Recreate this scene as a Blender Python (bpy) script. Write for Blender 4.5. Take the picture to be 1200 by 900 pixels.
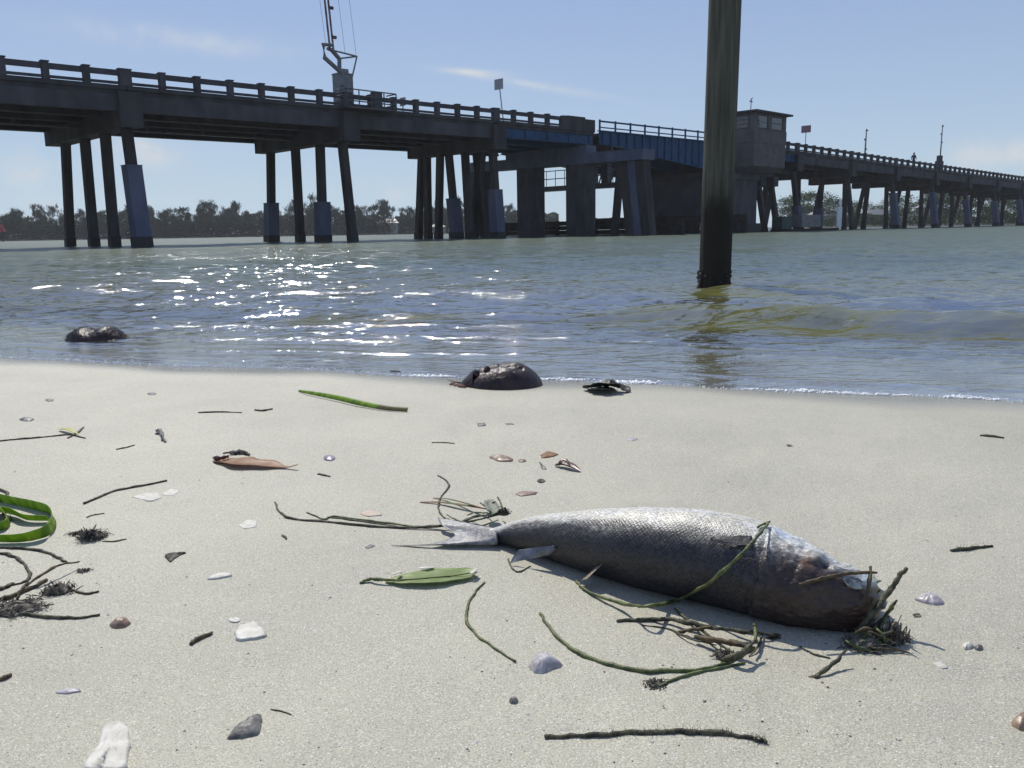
import bpy, math, random
import numpy as np
from mathutils import Vector, Matrix
random.seed(7); rng = np.random.default_rng(7)
for o in list(bpy.data.objects): bpy.data.objects.remove(o)
scene = bpy.context.scene
col = scene.collection
R = math.radians

# ------------------------------------------------------------------ camera
H = 0.42; FPX = 1000.0; PITCH = R(10.15); ROLL = R(0.955)
Fw = np.array([0, math.cos(PITCH), -math.sin(PITCH)]); R0 = np.array([1., 0, 0]); U0 = np.cross(R0, Fw)
Rt = R0*math.cos(ROLL) - U0*math.sin(ROLL); Up = U0*math.cos(ROLL) + R0*math.sin(ROLL)
CAM = np.array([0, 0, H])
cam_d = bpy.data.cameras.new('camera'); cam = bpy.data.objects.new('camera', cam_d); col.objects.link(cam)
cam.matrix_world = Matrix([[Rt[0], Up[0], -Fw[0], 0], [Rt[1], Up[1], -Fw[1], 0], [Rt[2], Up[2], -Fw[2], H], [0, 0, 0, 1]])
cam_d.sensor_width = 36; cam_d.lens = 30; cam_d.clip_start = 0.02; cam_d.clip_end = 20000
scene.camera = cam

# ------------------------------------------------------------------ sky, sun, exposure
SUN_AZ, SUN_EL = R(-20), R(51)
sd = np.array([math.sin(SUN_AZ)*math.cos(SUN_EL), math.cos(SUN_AZ)*math.cos(SUN_EL), math.sin(SUN_EL)])
scene.view_settings.view_transform = 'Standard'; scene.view_settings.look = 'None'
scene.view_settings.exposure = 0.0; scene.view_settings.gamma = 1
world = bpy.data.worlds.new('World'); scene.world = world; world.use_nodes = True
nt = world.node_tree; nt.nodes.clear(); N = nt.nodes; L = nt.links
def wn(t, **k):
    n = N.new(t)
    for a, b in k.items(): setattr(n, a, b)
    return n
def wmath(op, a, b=None, c=None, clamp=False):
    n = wn('ShaderNodeMath', operation=op); n.use_clamp = clamp
    for i, v in enumerate((a, b, c)):
        if v is None: continue
        if isinstance(v, (int, float)): n.inputs[i].default_value = v
        else: L.new(v, n.inputs[i])
    return n.outputs[0]
sky = wn('ShaderNodeTexSky', sky_type='NISHITA'); sky.sun_disc = False
sky.sun_elevation = SUN_EL; sky.sun_rotation = SUN_AZ
sky.air_density = 1.0; sky.dust_density = 0.35; sky.ozone_density = 1.2
tc = wn('ShaderNodeTexCoord')
sep = wn('ShaderNodeSeparateXYZ'); L.new(tc.outputs['Generated'], sep.inputs[0])
az = wmath('ARCTAN2', sep.outputs[0], sep.outputs[1]); el = wmath('ARCSINE', sep.outputs[2])
noi = wn('ShaderNodeTexNoise'); noi.inputs['Scale'].default_value = 22; noi.inputs['Detail'].default_value = 7
noi.inputs['Roughness'].default_value = 0.62; L.new(tc.outputs['Generated'], noi.inputs['Vector'])
cov = None
# clouds: azimuth, elevation, half-width, half-height, tilt (all degrees), strength, noise threshold
for (ca, ce, sw, sh, tl, st, th) in [(1.3, 9.2, 4.0, .22, -10, .45, .2), (-2.0, 9.95, 1.9, .18, -4, .5, .25), (-20, 11.4, 5.5, .6, -3, .5, .32),
                                     (-28.3, 3.9, 1.5, .8, 0, 1.0, .36), (-22.8, 5.2, 2.0, .9, -8, .9, .38), (-7.2, 2.5, .9, .45, 10, .7, .4),
                                     (29.0, 3.9, 2.2, .7, 0, 1.0, .34), (-24, 2.2, 4.0, .5, 0, .45, .4), (-31, 1.8, 3.5, .5, 0, .5, .4), (21, 2.6, 5, .6, 0, .4, .38)]:
    ca, ce, sw, sh, tl = map(R, (ca, ce, sw, sh, tl))
    da = wmath('SUBTRACT', az, ca); de = wmath('SUBTRACT', el, ce)
    a2 = wmath('ADD', wmath('MULTIPLY', da, math.cos(tl)/sw), wmath('MULTIPLY', de, math.sin(tl)/sw))
    e2 = wmath('ADD', wmath('MULTIPLY', da, -math.sin(tl)/sh), wmath('MULTIPLY', de, math.cos(tl)/sh))
    q = wmath('ADD', wmath('MULTIPLY', a2, a2), wmath('MULTIPLY', e2, e2))
    g = wmath('POWER', 2.718, wmath('MULTIPLY', q, -0.9))
    m = wmath('MULTIPLY', wmath('SUBTRACT', noi.outputs['Fac'], th, clamp=True), 2.6, clamp=True)
    v = wmath('MULTIPLY', wmath('MULTIPLY', g, m), st*1.6)
    cov = v if cov is None else wmath('ADD', cov, v, clamp=True)
# humid air: the sky pales to a milky blue toward the horizon all round
hz = wn('ShaderNodeMix', data_type='RGBA'); L.new(wmath('MULTIPLY', wmath('POWER', 2.718, wmath('MULTIPLY', wmath('ABSOLUTE', el), -5.5)), .92), hz.inputs[0])
gr = wn('ShaderNodeMix', data_type='RGBA', blend_type='MULTIPLY'); gr.inputs[0].default_value = 1; L.new(sky.outputs[0], gr.inputs[6]); gr.inputs[7].default_value = (.70, .72, .90, 1)
veil = wn('ShaderNodeMix', data_type='RGBA'); veil.inputs[0].default_value = .55; L.new(gr.outputs[2], veil.inputs[6]); veil.inputs[7].default_value = (3.15, 4.35, 7.7, 1)   # thin milky veil over the whole sky
L.new(veil.outputs[2], hz.inputs[6]); hz.inputs[7].default_value = (5.9, 7.6, 8.6, 1)
mix = wn('ShaderNodeMix', data_type='RGBA'); L.new(cov, mix.inputs[0]); L.new(hz.outputs[2], mix.inputs[6])
mix.inputs[7].default_value = (6.9, 7.4, 7.9, 1)
bg = wn('ShaderNodeBackground'); bg.inputs['Strength'].default_value = 0.092; L.new(mix.outputs[2], bg.inputs[0])
wo = wn('ShaderNodeOutputWorld'); L.new(bg.outputs[0], wo.inputs[0])
sun_d = bpy.data.lights.new('sun', 'SUN'); sun = bpy.data.objects.new('sun', sun_d); col.objects.link(sun)
sun_d.energy = 3.9; sun_d.angle = R(0.53); sun_d.color = (1, .955, .87)
sun.rotation_euler = Vector(sd).to_track_quat('Z', 'Y').to_euler(); sun.location = (0, 0, 50)

# ------------------------------------------------------------------ helpers
def hsh(i, j, k):
    h = (i*374761393 + j*668265263 + k*1442695041) & 0xffffffff
    h = ((h ^ (h >> 13))*1274126177) & 0xffffffff
    return ((h ^ (h >> 16)) & 0xffff)/65535.0
def vnoise(x, y, z=0.0):
    x, y = np.asarray(x, float), np.asarray(y, float); z = np.asarray(z, float) + 0*x
    i, j, k = np.floor(x).astype(np.int64), np.floor(y).astype(np.int64), np.floor(z).astype(np.int64)
    fx, fy, fz = x-i, y-j, z-k
    fx, fy, fz = [t*t*(3-2*t) for t in (fx, fy, fz)]
    r = 0
    for a in (0, 1):
        for b in (0, 1):
            for c in (0, 1):
                r = r + hsh(i+a, j+b, k+c)*(fx if a else 1-fx)*(fy if b else 1-fy)*(fz if c else 1-fz)
    return r*2-1
def fbm(x, y, z=0.0, o=4):
    r, a, f = 0, 1.0, 1.0
    for q in range(o):
        r = r + a*vnoise(x*f+q*17.3, y*f-q*9.1, np.asarray(z)*f+q*3.7); a *= .5; f *= 2.03
    return r/1.9
def tag(o, label=None, cat=None, group=None, kind=None):
    if label: o['label'] = label
    if cat: o['category'] = cat
    if group: o['group'] = group
    if kind: o['kind'] = kind
    return o
def empty(name, loc=(0, 0, 0)):
    o = bpy.data.objects.new(name, None); o.location = loc; o.empty_display_size = .1; col.objects.link(o); return o
class MB:
    def __init__(s): s.v = []; s.f = []; s.c = []
    def add(s, V, F, c=None):
        b = len(s.v); s.v += [tuple(p) for p in V]; s.f += [tuple(b+i for i in f) for f in F]
        if c is not None: s.c += [c]*len(V)
    def hexa(s, P):      # 8 points: bottom ring 4, top ring 4
        s.add(P, [(3, 2, 1, 0), (4, 5, 6, 7), (0, 1, 5, 4), (1, 2, 6, 5), (2, 3, 7, 6), (3, 0, 4, 7)])
    def box(s, x0, x1, y0, y1, z0, z1):
        s.hexa([(x0, y0, z0), (x1, y0, z0), (x1, y1, z0), (x0, y1, z0), (x0, y0, z1), (x1, y0, z1), (x1, y1, z1), (x0, y1, z1)])
    def tube(s, P, r, n=6, cap=True, jit=0.0):
        P = [np.asarray(p, float) for p in P]; m = len(P)
        rr = r if hasattr(r, '__len__') else [r]*m
        V = []; up = np.array([0.13, .21, 1.0])
        for i in range(m):
            t = P[min(i+1, m-1)] - P[max(i-1, 0)]; t = t/(np.linalg.norm(t)+1e-12)
            a = np.cross(t, up)
            if np.linalg.norm(a) < .15: a = np.cross(t, [1., .1, 0])
            a /= np.linalg.norm(a); b = np.cross(a, t)
            for k in range(n):
                w = 2*math.pi*k/n; q = rr[i]*(1+jit*(random.random()-.5)*2)
                V.append(P[i] + (a*math.cos(w) + b*math.sin(w))*q)
        F = [(i*n+k, i*n+(k+1) % n, (i+1)*n+(k+1) % n, (i+1)*n+k) for i in range(m-1) for k in range(n)]
        if cap: F += [tuple(range(n-1, -1, -1)), tuple((m-1)*n+k for k in range(n))]
        s.add(V, F)
    def build(s, name, mat, parent=None, smooth=False, loc=None):
        me = bpy.data.meshes.new(name); V = np.array(s.v, float)
        if loc is not None: V = V - np.array(loc)
        me.from_pydata(V.tolist(), [], s.f); me.update()
        if smooth: me.polygons.foreach_set('use_smooth', [True]*len(me.polygons))
        me.materials.append(mat)
        o = bpy.data.objects.new(name, me); col.objects.link(o)
        if loc is not None: o.location = loc
        if parent: o.parent = parent
        return o
def grid_obj(name, V, nu, nv, mat, parent=None, wrap=False, smooth=True, attrs=None):
    me = bpy.data.meshes.new(name)
    V = np.ascontiguousarray(V.reshape(-1, 3), dtype=np.float32)
    i, j = np.meshgrid(np.arange(nu-1), np.arange(nv if wrap else nv-1), indexing='ij')
    j2 = (j+1) % nv
    F = np.stack([i*nv+j, (i+1)*nv+j, (i+1)*nv+j2, i*nv+j2], -1).reshape(-1, 4).astype(np.int32)
    me.vertices.add(len(V)); me.vertices.foreach_set('co', V.ravel())
    me.loops.add(F.size); me.loops.foreach_set('vertex_index', F.ravel())
    me.polygons.add(len(F)); me.polygons.foreach_set('loop_start', np.arange(0, F.size, 4, dtype=np.int32))
    me.polygons.foreach_set('loop_total', np.full(len(F), 4, np.int32))
    me.update(calc_edges=True)
    me.polygons.foreach_set('use_smooth', [smooth]*len(F))
    for k, a in (attrs or {}).items():
        a = np.asarray(a, np.float32)
        if a.ndim > 1 and a.shape[-1] == 4:
            at = me.attributes.new(k, 'FLOAT_COLOR', 'POINT'); at.data.foreach_set('color', a.ravel())
        else:
            at = me.attributes.new(k, 'FLOAT', 'POINT'); at.data.foreach_set('value', a.ravel())
    me.materials.append(mat)
    o = bpy.data.objects.new(name, me); col.objects.link(o)
    if parent: o.parent = parent
    return o

# ---- materials
def mat(name, c=(.5, .5, .5), rough=.7, metal=0, spec=.5, c2=None, nscale=5, nlo=.35, nhi=.65, bump=0, bscale=20, coords='Object', stretch=None, trans=0, bdist=.01, c3=None):
    m = bpy.data.materials.new(name); m.use_nodes = True; t = m.node_tree; b = t.nodes['Principled BSDF']
    b.inputs['Base Color'].default_value = (*c, 1); b.inputs['Roughness'].default_value = rough
    b.inputs['Metallic'].default_value = metal; b.inputs['Specular IOR Level'].default_value = spec
    vec = None
    if c2 or bump:
        g = t.nodes.new('ShaderNodeTexCoord'); mp = t.nodes.new('ShaderNodeMapping'); t.links.new(g.outputs[coords], mp.inputs[0])
        if stretch: mp.inputs['Scale'].default_value = stretch
        vec = mp.outputs[0]
    if c2:
        n = t.nodes.new('ShaderNodeTexNoise'); n.inputs['Scale'].default_value = nscale; n.inputs['Detail'].default_value = 6
        t.links.new(vec, n.inputs['Vector'])
        r = t.nodes.new('ShaderNodeValToRGB'); r.color_ramp.elements[0].position = nlo; r.color_ramp.elements[1].position = nhi
        r.color_ramp.elements[0].color = (*c, 1); r.color_ramp.elements[1].color = (*c2, 1)
        if c3: e = r.color_ramp.elements.new(nhi + .12); e.color = (*c3, 1)
        t.links.new(n.outputs['Fac'], r.inputs[0]); t.links.new(r.outputs[0], b.inputs['Base Color'])
    if bump:
        n = t.nodes.new('ShaderNodeTexNoise'); n.inputs['Scale'].default_value = bscale; n.inputs['Detail'].default_value = 5
        t.links.new(vec, n.inputs['Vector']); bp = t.nodes.new('ShaderNodeBump')
        bp.inputs['Strength'].default_value = bump; bp.inputs['Distance'].default_value = bdist
        t.links.new(n.outputs['Fac'], bp.inputs['Height']); t.links.new(bp.outputs[0], b.inputs['Normal'])
    return m
M = {}
M['concrete'] = mat('concrete', (.052, .050, .056), .9, spec=.15, c2=(.082, .080, .088), nscale=1.3, bump=.4, bscale=9, stretch=(1, 1, .5), bdist=.03)
M['concrete_dark'] = mat('weathered_concrete', (.042, .040, .042), .9, spec=.15, c2=(.07, .068, .072), nscale=1.1, bump=.4, bscale=8, stretch=(1, 1, .3), bdist=.03)
M['pile'] = mat('pile_concrete', (.04, .036, .034), .9, spec=.15, c2=(.075, .07, .066), nscale=1.4, bump=.4, bscale=7, stretch=(1, 1, .3), bdist=.03)
M['jacket'] = mat('jacket_grey', (.085, .096, .14), .8, spec=.15, c2=(.12, .132, .175), nscale=1.6, bump=.3, bscale=6, stretch=(1, 1, .4), bdist=.02)
M['wetband'] = mat('barnacle_crust', (.018, .016, .014), .8, c2=(.05, .045, .04), nscale=18, bump=.8, bscale=30, bdist=.03)
M['steel'] = mat('blue_painted_steel', (.015, .055, .125), .6, spec=.2, c2=(.023, .074, .155), nscale=2.2, bump=.15, bscale=6)
M['steel_dark'] = mat('dark_steel', (.05, .055, .06), .55, metal=.3, c2=(.09, .085, .08), nscale=5)
M['galv'] = mat('galvanised_metal', (.13, .135, .145), .55, metal=.2, c2=(.19, .19, .2), nscale=6)
M['asphalt'] = mat('asphalt', (.05, .05, .05), .9, c2=(.07, .07, .07), nscale=20)
M['timber'] = mat('fender_timber', (.02, .018, .015), .9, spec=.2, c2=(.045, .04, .034), nscale=3, bump=.4, bscale=10, bdist=.03)
M['red'] = mat('red_paint', (.45, .06, .05), .5, c2=(.33, .05, .05), nscale=8)
M['white'] = mat('white_paint', (.72, .73, .74), .5, c2=(.6, .6, .6), nscale=4)
M['glass'] = mat('window_glass', (.03, .035, .04), .08, spec=.8, c2=(.05, .055, .06), nscale=3)
M['sign'] = mat('sign_back', (.28, .28, .29), .6, c2=(.34, .34, .35), nscale=5)
M['signred'] = mat('sign_dull_red', (.25, .12, .13), .6, c2=(.3, .16, .16), nscale=5)
M['green'] = mat('green_paint', (.02, .05, .04), .7, c2=(.03, .06, .05), nscale=4)
M['cloth'] = mat('dark_cloth', (.05, .05, .08), .9, c2=(.09, .08, .1), nscale=8)
M['skin'] = mat('skin', (.45, .28, .2), .6, c2=(.5, .32, .24), nscale=10)

# ------------------------------------------------------------------ the beach and sea bed
def shore_d(x, y):        # distance offshore of the waterline (positive = water)
    xs = np.clip(x, -60, 60)
    ys = 2.405 - .355*xs + .035*np.sin(xs*2.1+.6) + .012*np.sin(xs*7.3) + .006*np.sin(xs*19) + .05*np.exp(-((xs+.85)/.35)**2) + .04*np.clip(xs-.8, 0, 1)**1
    return (y-ys)*.94
def sand_z(x, y):
    d = shore_d(x, y)
    inl = np.maximum(-d, 0)
    z = .030*np.minimum(inl, 1.6) + .01*np.maximum(inl-1.6, 0)*np.exp(-inl/60)
    off = np.maximum(d, 0)
    z = z - .045*np.minimum(off, 1.2) - .10*np.clip(off-1.2, 0, 6) - .05*np.clip(off-7.2, 0, 40)
    nearf = np.clip(1-np.hypot(x, y)/12, 0, 1)
    amp = (.0026 + .0075*np.clip(inl*.6, 0, 1))*nearf*np.clip(inl*3, .12, 1)
    z = z + amp*fbm(x*3.1, y*4.3, 0, 3) + .0016*nearf*np.clip(inl*2, .08, 1)*fbm(x*13, y*17, 5, 3)
    z = z - .0030*nearf*np.clip(inl*2, 0, 1)*np.clip(vnoise(x*19, y*24, 9)-.35, 0, 1) + .0016*nearf*np.clip(inl*2, 0, 1)*np.clip(vnoise(x*31, y*39, 3)-.3, 0, 1)
    # low mound and hollow by the half buried shell at the lower right
    z = z + .006*np.exp(-(((x-.44)/.035)**2+((y-.67)/.02)**2)) - .003*np.exp(-(((x-.40)/.05)**2+((y-.655)/.015)**2))
    return z
def weed(x, y):
    d = shore_d(x, y) + .10*vnoise(x*1.3, y*.6, 4) + .03*vnoise(x*6, y*4, 2)
    band = np.exp(-((d-1.55)/.42)**4)*(.25*(x < .2) + np.clip((x-.15)/.5, 0, 1)) + np.exp(-((d-1.5)/.22)**4)*np.exp(-((x+.72)/.45)**4)
    foot = np.exp(-(((x-1.56)/.5)**2+((y-5.6)/1.1)**2))*.7
    return np.clip(band+foot, 0, 1)*np.clip(.75+.5*vnoise(x*3, y*5, 8), .3, 1)
def polar(nr, na, r0, r1, a_front, frac, split=None):
    r = np.concatenate([[0.02], np.geomspace(r0, r1, nr-1)]) if not split else np.concatenate([[.02], np.geomspace(r0, split[0], split[1], endpoint=False), np.geomspace(split[0], r1, nr-1-split[1])])
    nf = int(na*frac); af = np.linspace(-a_front, a_front, nf, endpoint=False); ab = np.linspace(a_front, 2*math.pi-a_front, na-nf, endpoint=False)
    a = np.concatenate([af, ab])
    rr, aa = np.meshgrid(r, a, indexing='ij')
    return rr, aa, rr*np.sin(aa), rr*np.cos(aa)
def sand_material():
    m = bpy.data.materials.new('shell_sand'); m.use_nodes = True; t = m.node_tree; b = t.nodes['Principled BSDF']; n_ = t.nodes; l_ = t.links
    g = n_.new('ShaderNodeTexCoord').outputs['Object']
    def noise(sc, det=3, rough=.6):
        n = n_.new('ShaderNodeTexNoise'); n.inputs['Scale'].default_value = sc; n.inputs['Detail'].default_value = det; n.inputs['Roughness'].default_value = rough
        l_.new(g, n.inputs['Vector']); return n.outputs['Fac']
    def ramp(src, stops):
        r = n_.new('ShaderNodeValToRGB'); e = r.color_ramp.elements
        e[0].position, e[0].color = stops[0][0], (*stops[0][1], 1); e[1].position, e[1].color = stops[-1][0], (*stops[-1][1], 1)
        for p, c in stops[1:-1]: q = e.new(p); q.color = (*c, 1)
        l_.new(src, r.inputs[0]); return r.outputs[0]
    def mixc(f, a, b2, mode='MIX'):
        x = n_.new('ShaderNodeMix'); x.data_type = 'RGBA'; x.blend_type = mode
        if isinstance(f, float): x.inputs[0].default_value = f
        else: l_.new(f, x.inputs[0])
        for s, v in ((6, a), (7, b2)):
            if isinstance(v, tuple): x.inputs[s].default_value = (*v, 1)
            else: l_.new(v, x.inputs[s])
        return x.outputs[2]
    base = ramp(noise(2.3, 5), [(.25, (.37, .354, .272)), (.5, (.43, .41, .317)), (.75, (.488, .465, .357))])
    grain = ramp(noise(620, 2, .8), [(.33, (.62, .61, .60)), (.5, (1, 1, 1)), (.68, (1.28, 1.28, 1.28))])
    c = mixc(1.0, base, grain, 'MULTIPLY')
    v = n_.new('ShaderNodeTexVoronoi'); v.inputs['Scale'].default_value = 1000; v.inputs['Randomness'].default_value = 1; l_.new(g, v.inputs['Vector'])
    sepc = n_.new('ShaderNodeSeparateColor'); l_.new(v.outputs['Color'], sepc.inputs[0])
    def sel(sock, lo):
        q = n_.new('ShaderNodeMath'); q.operation = 'GREATER_THAN'; q.inputs[1].default_value = lo; l_.new(sock, q.inputs[0]); return q.outputs[0]
    c = mixc(sel(sepc.outputs[0], .972), c, (.68, .67, .63))      # pale shell grains
    c = mixc(sel(sepc.outputs[1], .975), c, (.25, .235, .21))      # dark grains
    # wet and submerged sand
    at = n_.new('ShaderNodeAttribute'); at.attribute_name = 'wet'
    wetc = mixc(1.0, c, (.68, .67, .64), 'MULTIPLY')
    c = mixc(at.outputs['Fac'], c, wetc)
    wa = n_.new('ShaderNodeAttribute'); wa.attribute_name = 'weed'; c = mixc(wa.outputs['Fac'], c, (.25, .24, .055))
    l_.new(c, b.inputs['Base Color'])
    rr = n_.new('ShaderNodeMapRange'); rr.inputs[3].default_value = .62; rr.inputs[4].default_value = .14; l_.new(at.outputs['Fac'], rr.inputs[0]); 
    spk = n_.new('ShaderNodeMath'); spk.operation = 'MULTIPLY'; l_.new(sel(sepc.outputs[2], .96), spk.inputs[0]); spk.inputs[1].default_value = .42
    sb = n_.new('ShaderNodeMath'); sb.operation = 'SUBTRACT'; l_.new(rr.outputs[0], sb.inputs[0]); l_.new(spk.outputs[0], sb.inputs[1]); l_.new(sb.outputs[0], b.inputs['Roughness'])
    b.inputs['Specular IOR Level'].default_value = .55
    bp = n_.new('ShaderNodeBump'); bp.inputs['Strength'].default_value = .55; bp.inputs['Distance'].default_value = .0016
    hs = n_.new('ShaderNodeMath'); hs.operation = 'ADD'; l_.new(noise(520, 3, .75), hs.inputs[0])
    h2 = n_.new('ShaderNodeMath'); h2.operation = 'MULTIPLY'; l_.new(noise(70, 3, .6), h2.inputs[0]); h2.inputs[1].default_value = 1.6
    l_.new(h2.outputs[0], hs.inputs[1]); l_.new(hs.outputs[0], bp.inputs['Height']); l_.new(bp.outputs[0], b.inputs['Normal'])
    return m
M['sand'] = sand_material()
rr, aa, X, Y = polar(560, 760, .25, 6000, R(42), .86)
Z = sand_z(X, Y); d = shore_d(X, Y)
wet = np.clip((d+.20+.07*vnoise(X*2.2, Y*2.2))/.17, 0, 1)
grid_obj('beach_sand', np.stack([X, Y, Z], -1), 560, 760, M['sand'], wrap=True, attrs={'wet': wet, 'weed': weed(X, Y)})['kind'] = 'structure'

# ------------------------------------------------------------------ water
def water_z(x, y, want_crest=False):
    d = shore_d(x, y); r = np.hypot(x, y)
    fade = lambda a, b: np.clip((r-a)/(b-a), 0, 1)
    amp_in = np.clip(d/.5, 0, 1)
    z = 0*x
    # swash ripples parallel to the shore
    ph = d + .10*vnoise(x*1.1, y*1.1) + .03*vnoise(x*4, y*2.0)
    z += .0022*np.clip(d/.25, 0, 1)*np.exp(-(d/1.4)**2)*np.sin(2*math.pi*ph/.17)*(.55+.45*vnoise(x*1.7, y*3))
    # wavelets running on to the beach: a low gentle face toward the sand, and small sharp wrinkles on it
    crest = 0*x
    for c, h, w in ((.22, .004, .05), (.42, .006, .06), (.64, .009, .08), (.88, .009, .09), (1.14, .014, .12), (1.72, .066, .135), (3.1, .028, .25)):
        u = ph - c - .16*vnoise(x*.9+c*9, y*.3)
        e = np.exp(-np.where(u < 0, (u/(w*1.25))**2, (u/(w*(2.2 if c == 1.72 else .8)))**2)); k = np.clip(.65+.8*vnoise(x*1.1+c*5, y*.2), .12, 1.3) if c != 1.72 else .22+.85*np.clip((x-.35)/.6, 0, 1)+.15*np.exp(-((x+.72)/.35)**2)
        z += h*k*e; crest = np.maximum(crest, np.exp(-((u+w*.35)/(w*.38))**2)*k*(.12 if c == 1.72 else 1))
    for lam, am, an in ((.031, .0007, -.36), (.043, .0011, -.15), (.066, .0012, -.55), (.095, .0018, -.25)):
        z += np.clip(1-r/14, 0, 1)*np.clip(d/.12, 0, 1)*am*(.15+1.9*crest)*np.sin(2*math.pi/lam*(x*math.sin(-an)+y*math.cos(an)) + 2.6*vnoise(x*5+lam*50, y*4))
    if want_crest: return crest
    # wind chop: many directional sines broken up by noise
    for k in range(26):
        lam = .13*1.17**k
        if lam > 9: break
        a = R(-14 + 38*math.sin(k*2.4)); kx, ky = math.sin(a), math.cos(a)
        w = 2*math.pi/lam
        pn = 2.2*vnoise(x/(lam*3.1)+k*3, y/(lam*2.2)-k)
        A = .0060*lam**.84*(1.25 if lam < .8 else .62)*(np.exp(-((r/(lam*95))**2)))
        A = A*np.clip((d-.25)/(lam*2.2+.8), 0, 1)*(.5+.75*(.5+.5*vnoise(x/(lam*4)+7*k, y/(lam*4))))
        s = np.sin(w*(x*kx+y*ky)+pn+k*1.7)
        z += A*(s + .5*(1-np.abs(s)*2))
    return z*np.clip(1-(r-300)/300, 0, 1)
def water_material():
    m = bpy.data.materials.new('sea_water'); m.use_nodes = True; t = m.node_tree; n_ = t.nodes; l_ = t.links; n_.clear()
    out = n_.new('ShaderNodeOutputMaterial')
    tcn = n_.new('ShaderNodeTexCoord'); mp = n_.new('ShaderNodeMapping'); mp.inputs['Rotation'].default_value = (0, 0, R(-15)); mp.inputs['Scale'].default_value = (.62, 1.5, 1); l_.new(tcn.outputs['Object'], mp.inputs[0])
    hsum = None
    for sc, det, wgt in ((150, 2, .0014), (52, 2, .0032), (19, 2, .0060), (7, 2, .0170), (2.2, 3, .055)):
        n = n_.new('ShaderNodeTexNoise'); n.inputs['Scale'].default_value = sc; n.inputs['Detail'].default_value = det; l_.new(mp.outputs[0], n.inputs['Vector'])
        q = n_.new('ShaderNodeMath'); q.operation = 'MULTIPLY'; q.inputs[1].default_value = wgt; l_.new(n.outputs['Fac'], q.inputs[0])
        if sc < 12:      # longer ripples only in deeper water
            a = n_.new('ShaderNodeAttribute'); a.attribute_name = 'chop' if sc < 3 else 'ripple'
            q2 = n_.new('ShaderNodeMath'); q2.operation = 'MULTIPLY'; l_.new(q.outputs[0], q2.inputs[0]); l_.new(a.outputs['Fac'], q2.inputs[1]); q = q2
        if sc > 30:
            a = n_.new('ShaderNodeAttribute'); a.attribute_name = 'crest'; q2 = n_.new('ShaderNodeMath'); q2.operation = 'MULTIPLY'; l_.new(q.outputs[0], q2.inputs[0]); l_.new(a.outputs['Fac'], q2.inputs[1]); q = q2
        if hsum is None: hsum = q.outputs[0]
        else:
            ad = n_.new('ShaderNodeMath'); ad.operation = 'ADD'; l_.new(hsum, ad.inputs[0]); l_.new(q.outputs[0], ad.inputs[1]); hsum = ad.outputs[0]
    bp = n_.new('ShaderNodeBump'); bp.inputs['Strength'].default_value = 1; bp.inputs['Distance'].default_value = 1; l_.new(hsum, bp.inputs['Height'])
    fr = n_.new('ShaderNodeFresnel'); fr.inputs['IOR'].default_value = 1.333; l_.new(bp.outputs[0], fr.inputs['Normal'])
    gl = n_.new('ShaderNodeBsdfGlossy'); fa = n_.new('ShaderNodeAttribute'); fa.attribute_name = 'far'; fm_ = n_.new('ShaderNodeMapRange'); fm_.inputs[3].default_value = .045; fm_.inputs[4].default_value = .24; l_.new(fa.outputs['Fac'], fm_.inputs[0]); l_.new(fm_.outputs[0], gl.inputs['Roughness']); gl.inputs['Color'].default_value = (1, 1, 1, 1); l_.new(bp.outputs[0], gl.inputs['Normal'])
    dep = n_.new('ShaderNodeAttribute'); dep.attribute_name = 'depth'
    tr = n_.new('ShaderNodeBsdfTransparent')
    r = n_.new('ShaderNodeValToRGB'); e = r.color_ramp.elements; e[0].color = (1, 1, .98, 1); e[1].position = .22; e[1].color = (.50, .50, .20, 1); e2_ = r.color_ramp.elements.new(.06); e2_.color = (.80, .75, .40, 1); l_.new(dep.outputs['Fac'], r.inputs[0]); l_.new(r.outputs[0], tr.inputs[0])
    df = n_.new('ShaderNodeBsdfDiffuse')
    r2 = n_.new('ShaderNodeValToRGB'); e = r2.color_ramp.elements; e[0].color = (.23, .21, .065, 1); e[0].position = .1; e[1].position = .6; e[1].color = (.082, .104, .070, 1); l_.new(dep.outputs['Fac'], r2.inputs[0]); l_.new(r2.outputs[0], df.inputs[0])
    wa = n_.new('ShaderNodeAttribute'); wa.attribute_name = 'weed'; wx = n_.new('ShaderNodeMix'); wx.data_type = 'RGBA'; l_.new(wa.outputs['Fac'], wx.inputs[0]); l_.new(r2.outputs[0], wx.inputs[6]); wx.inputs[7].default_value = (.205, .20, .05, 1); l_.new(wx.outputs[2], df.inputs[0])
    m1 = n_.new('ShaderNodeMixShader'); r3 = n_.new('ShaderNodeMapRange'); r3.inputs[1].default_value = .0; r3.inputs[2].default_value = .55; l_.new(dep.outputs['Fac'], r3.inputs[0])
    ww = n_.new('ShaderNodeMath'); ww.operation = 'MULTIPLY_ADD'; ww.use_clamp = True; l_.new(wa.outputs['Fac'], ww.inputs[0]); ww.inputs[1].default_value = .4; l_.new(r3.outputs[0], ww.inputs[2])
    l_.new(ww.outputs[0], m1.inputs[0]); l_.new(tr.outputs[0], m1.inputs[1]); l_.new(df.outputs[0], m1.inputs[2])
    m2 = n_.new('ShaderNodeMixShader'); kf = n_.new('ShaderNodeMath'); kf.operation = 'MULTIPLY_ADD'; l_.new(fr.outputs[0], kf.inputs[0]); kk = n_.new('ShaderNodeMath'); kk.operation = 'MULTIPLY_ADD'; l_.new(fa.outputs['Fac'], kk.inputs[0]); kk.inputs[1].default_value = 3.6; kk.inputs[2].default_value = .75; l_.new(kk.outputs[0], kf.inputs[1]); kf.inputs[2].default_value = 1.0   # facets hide and tilt at grazing view
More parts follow.
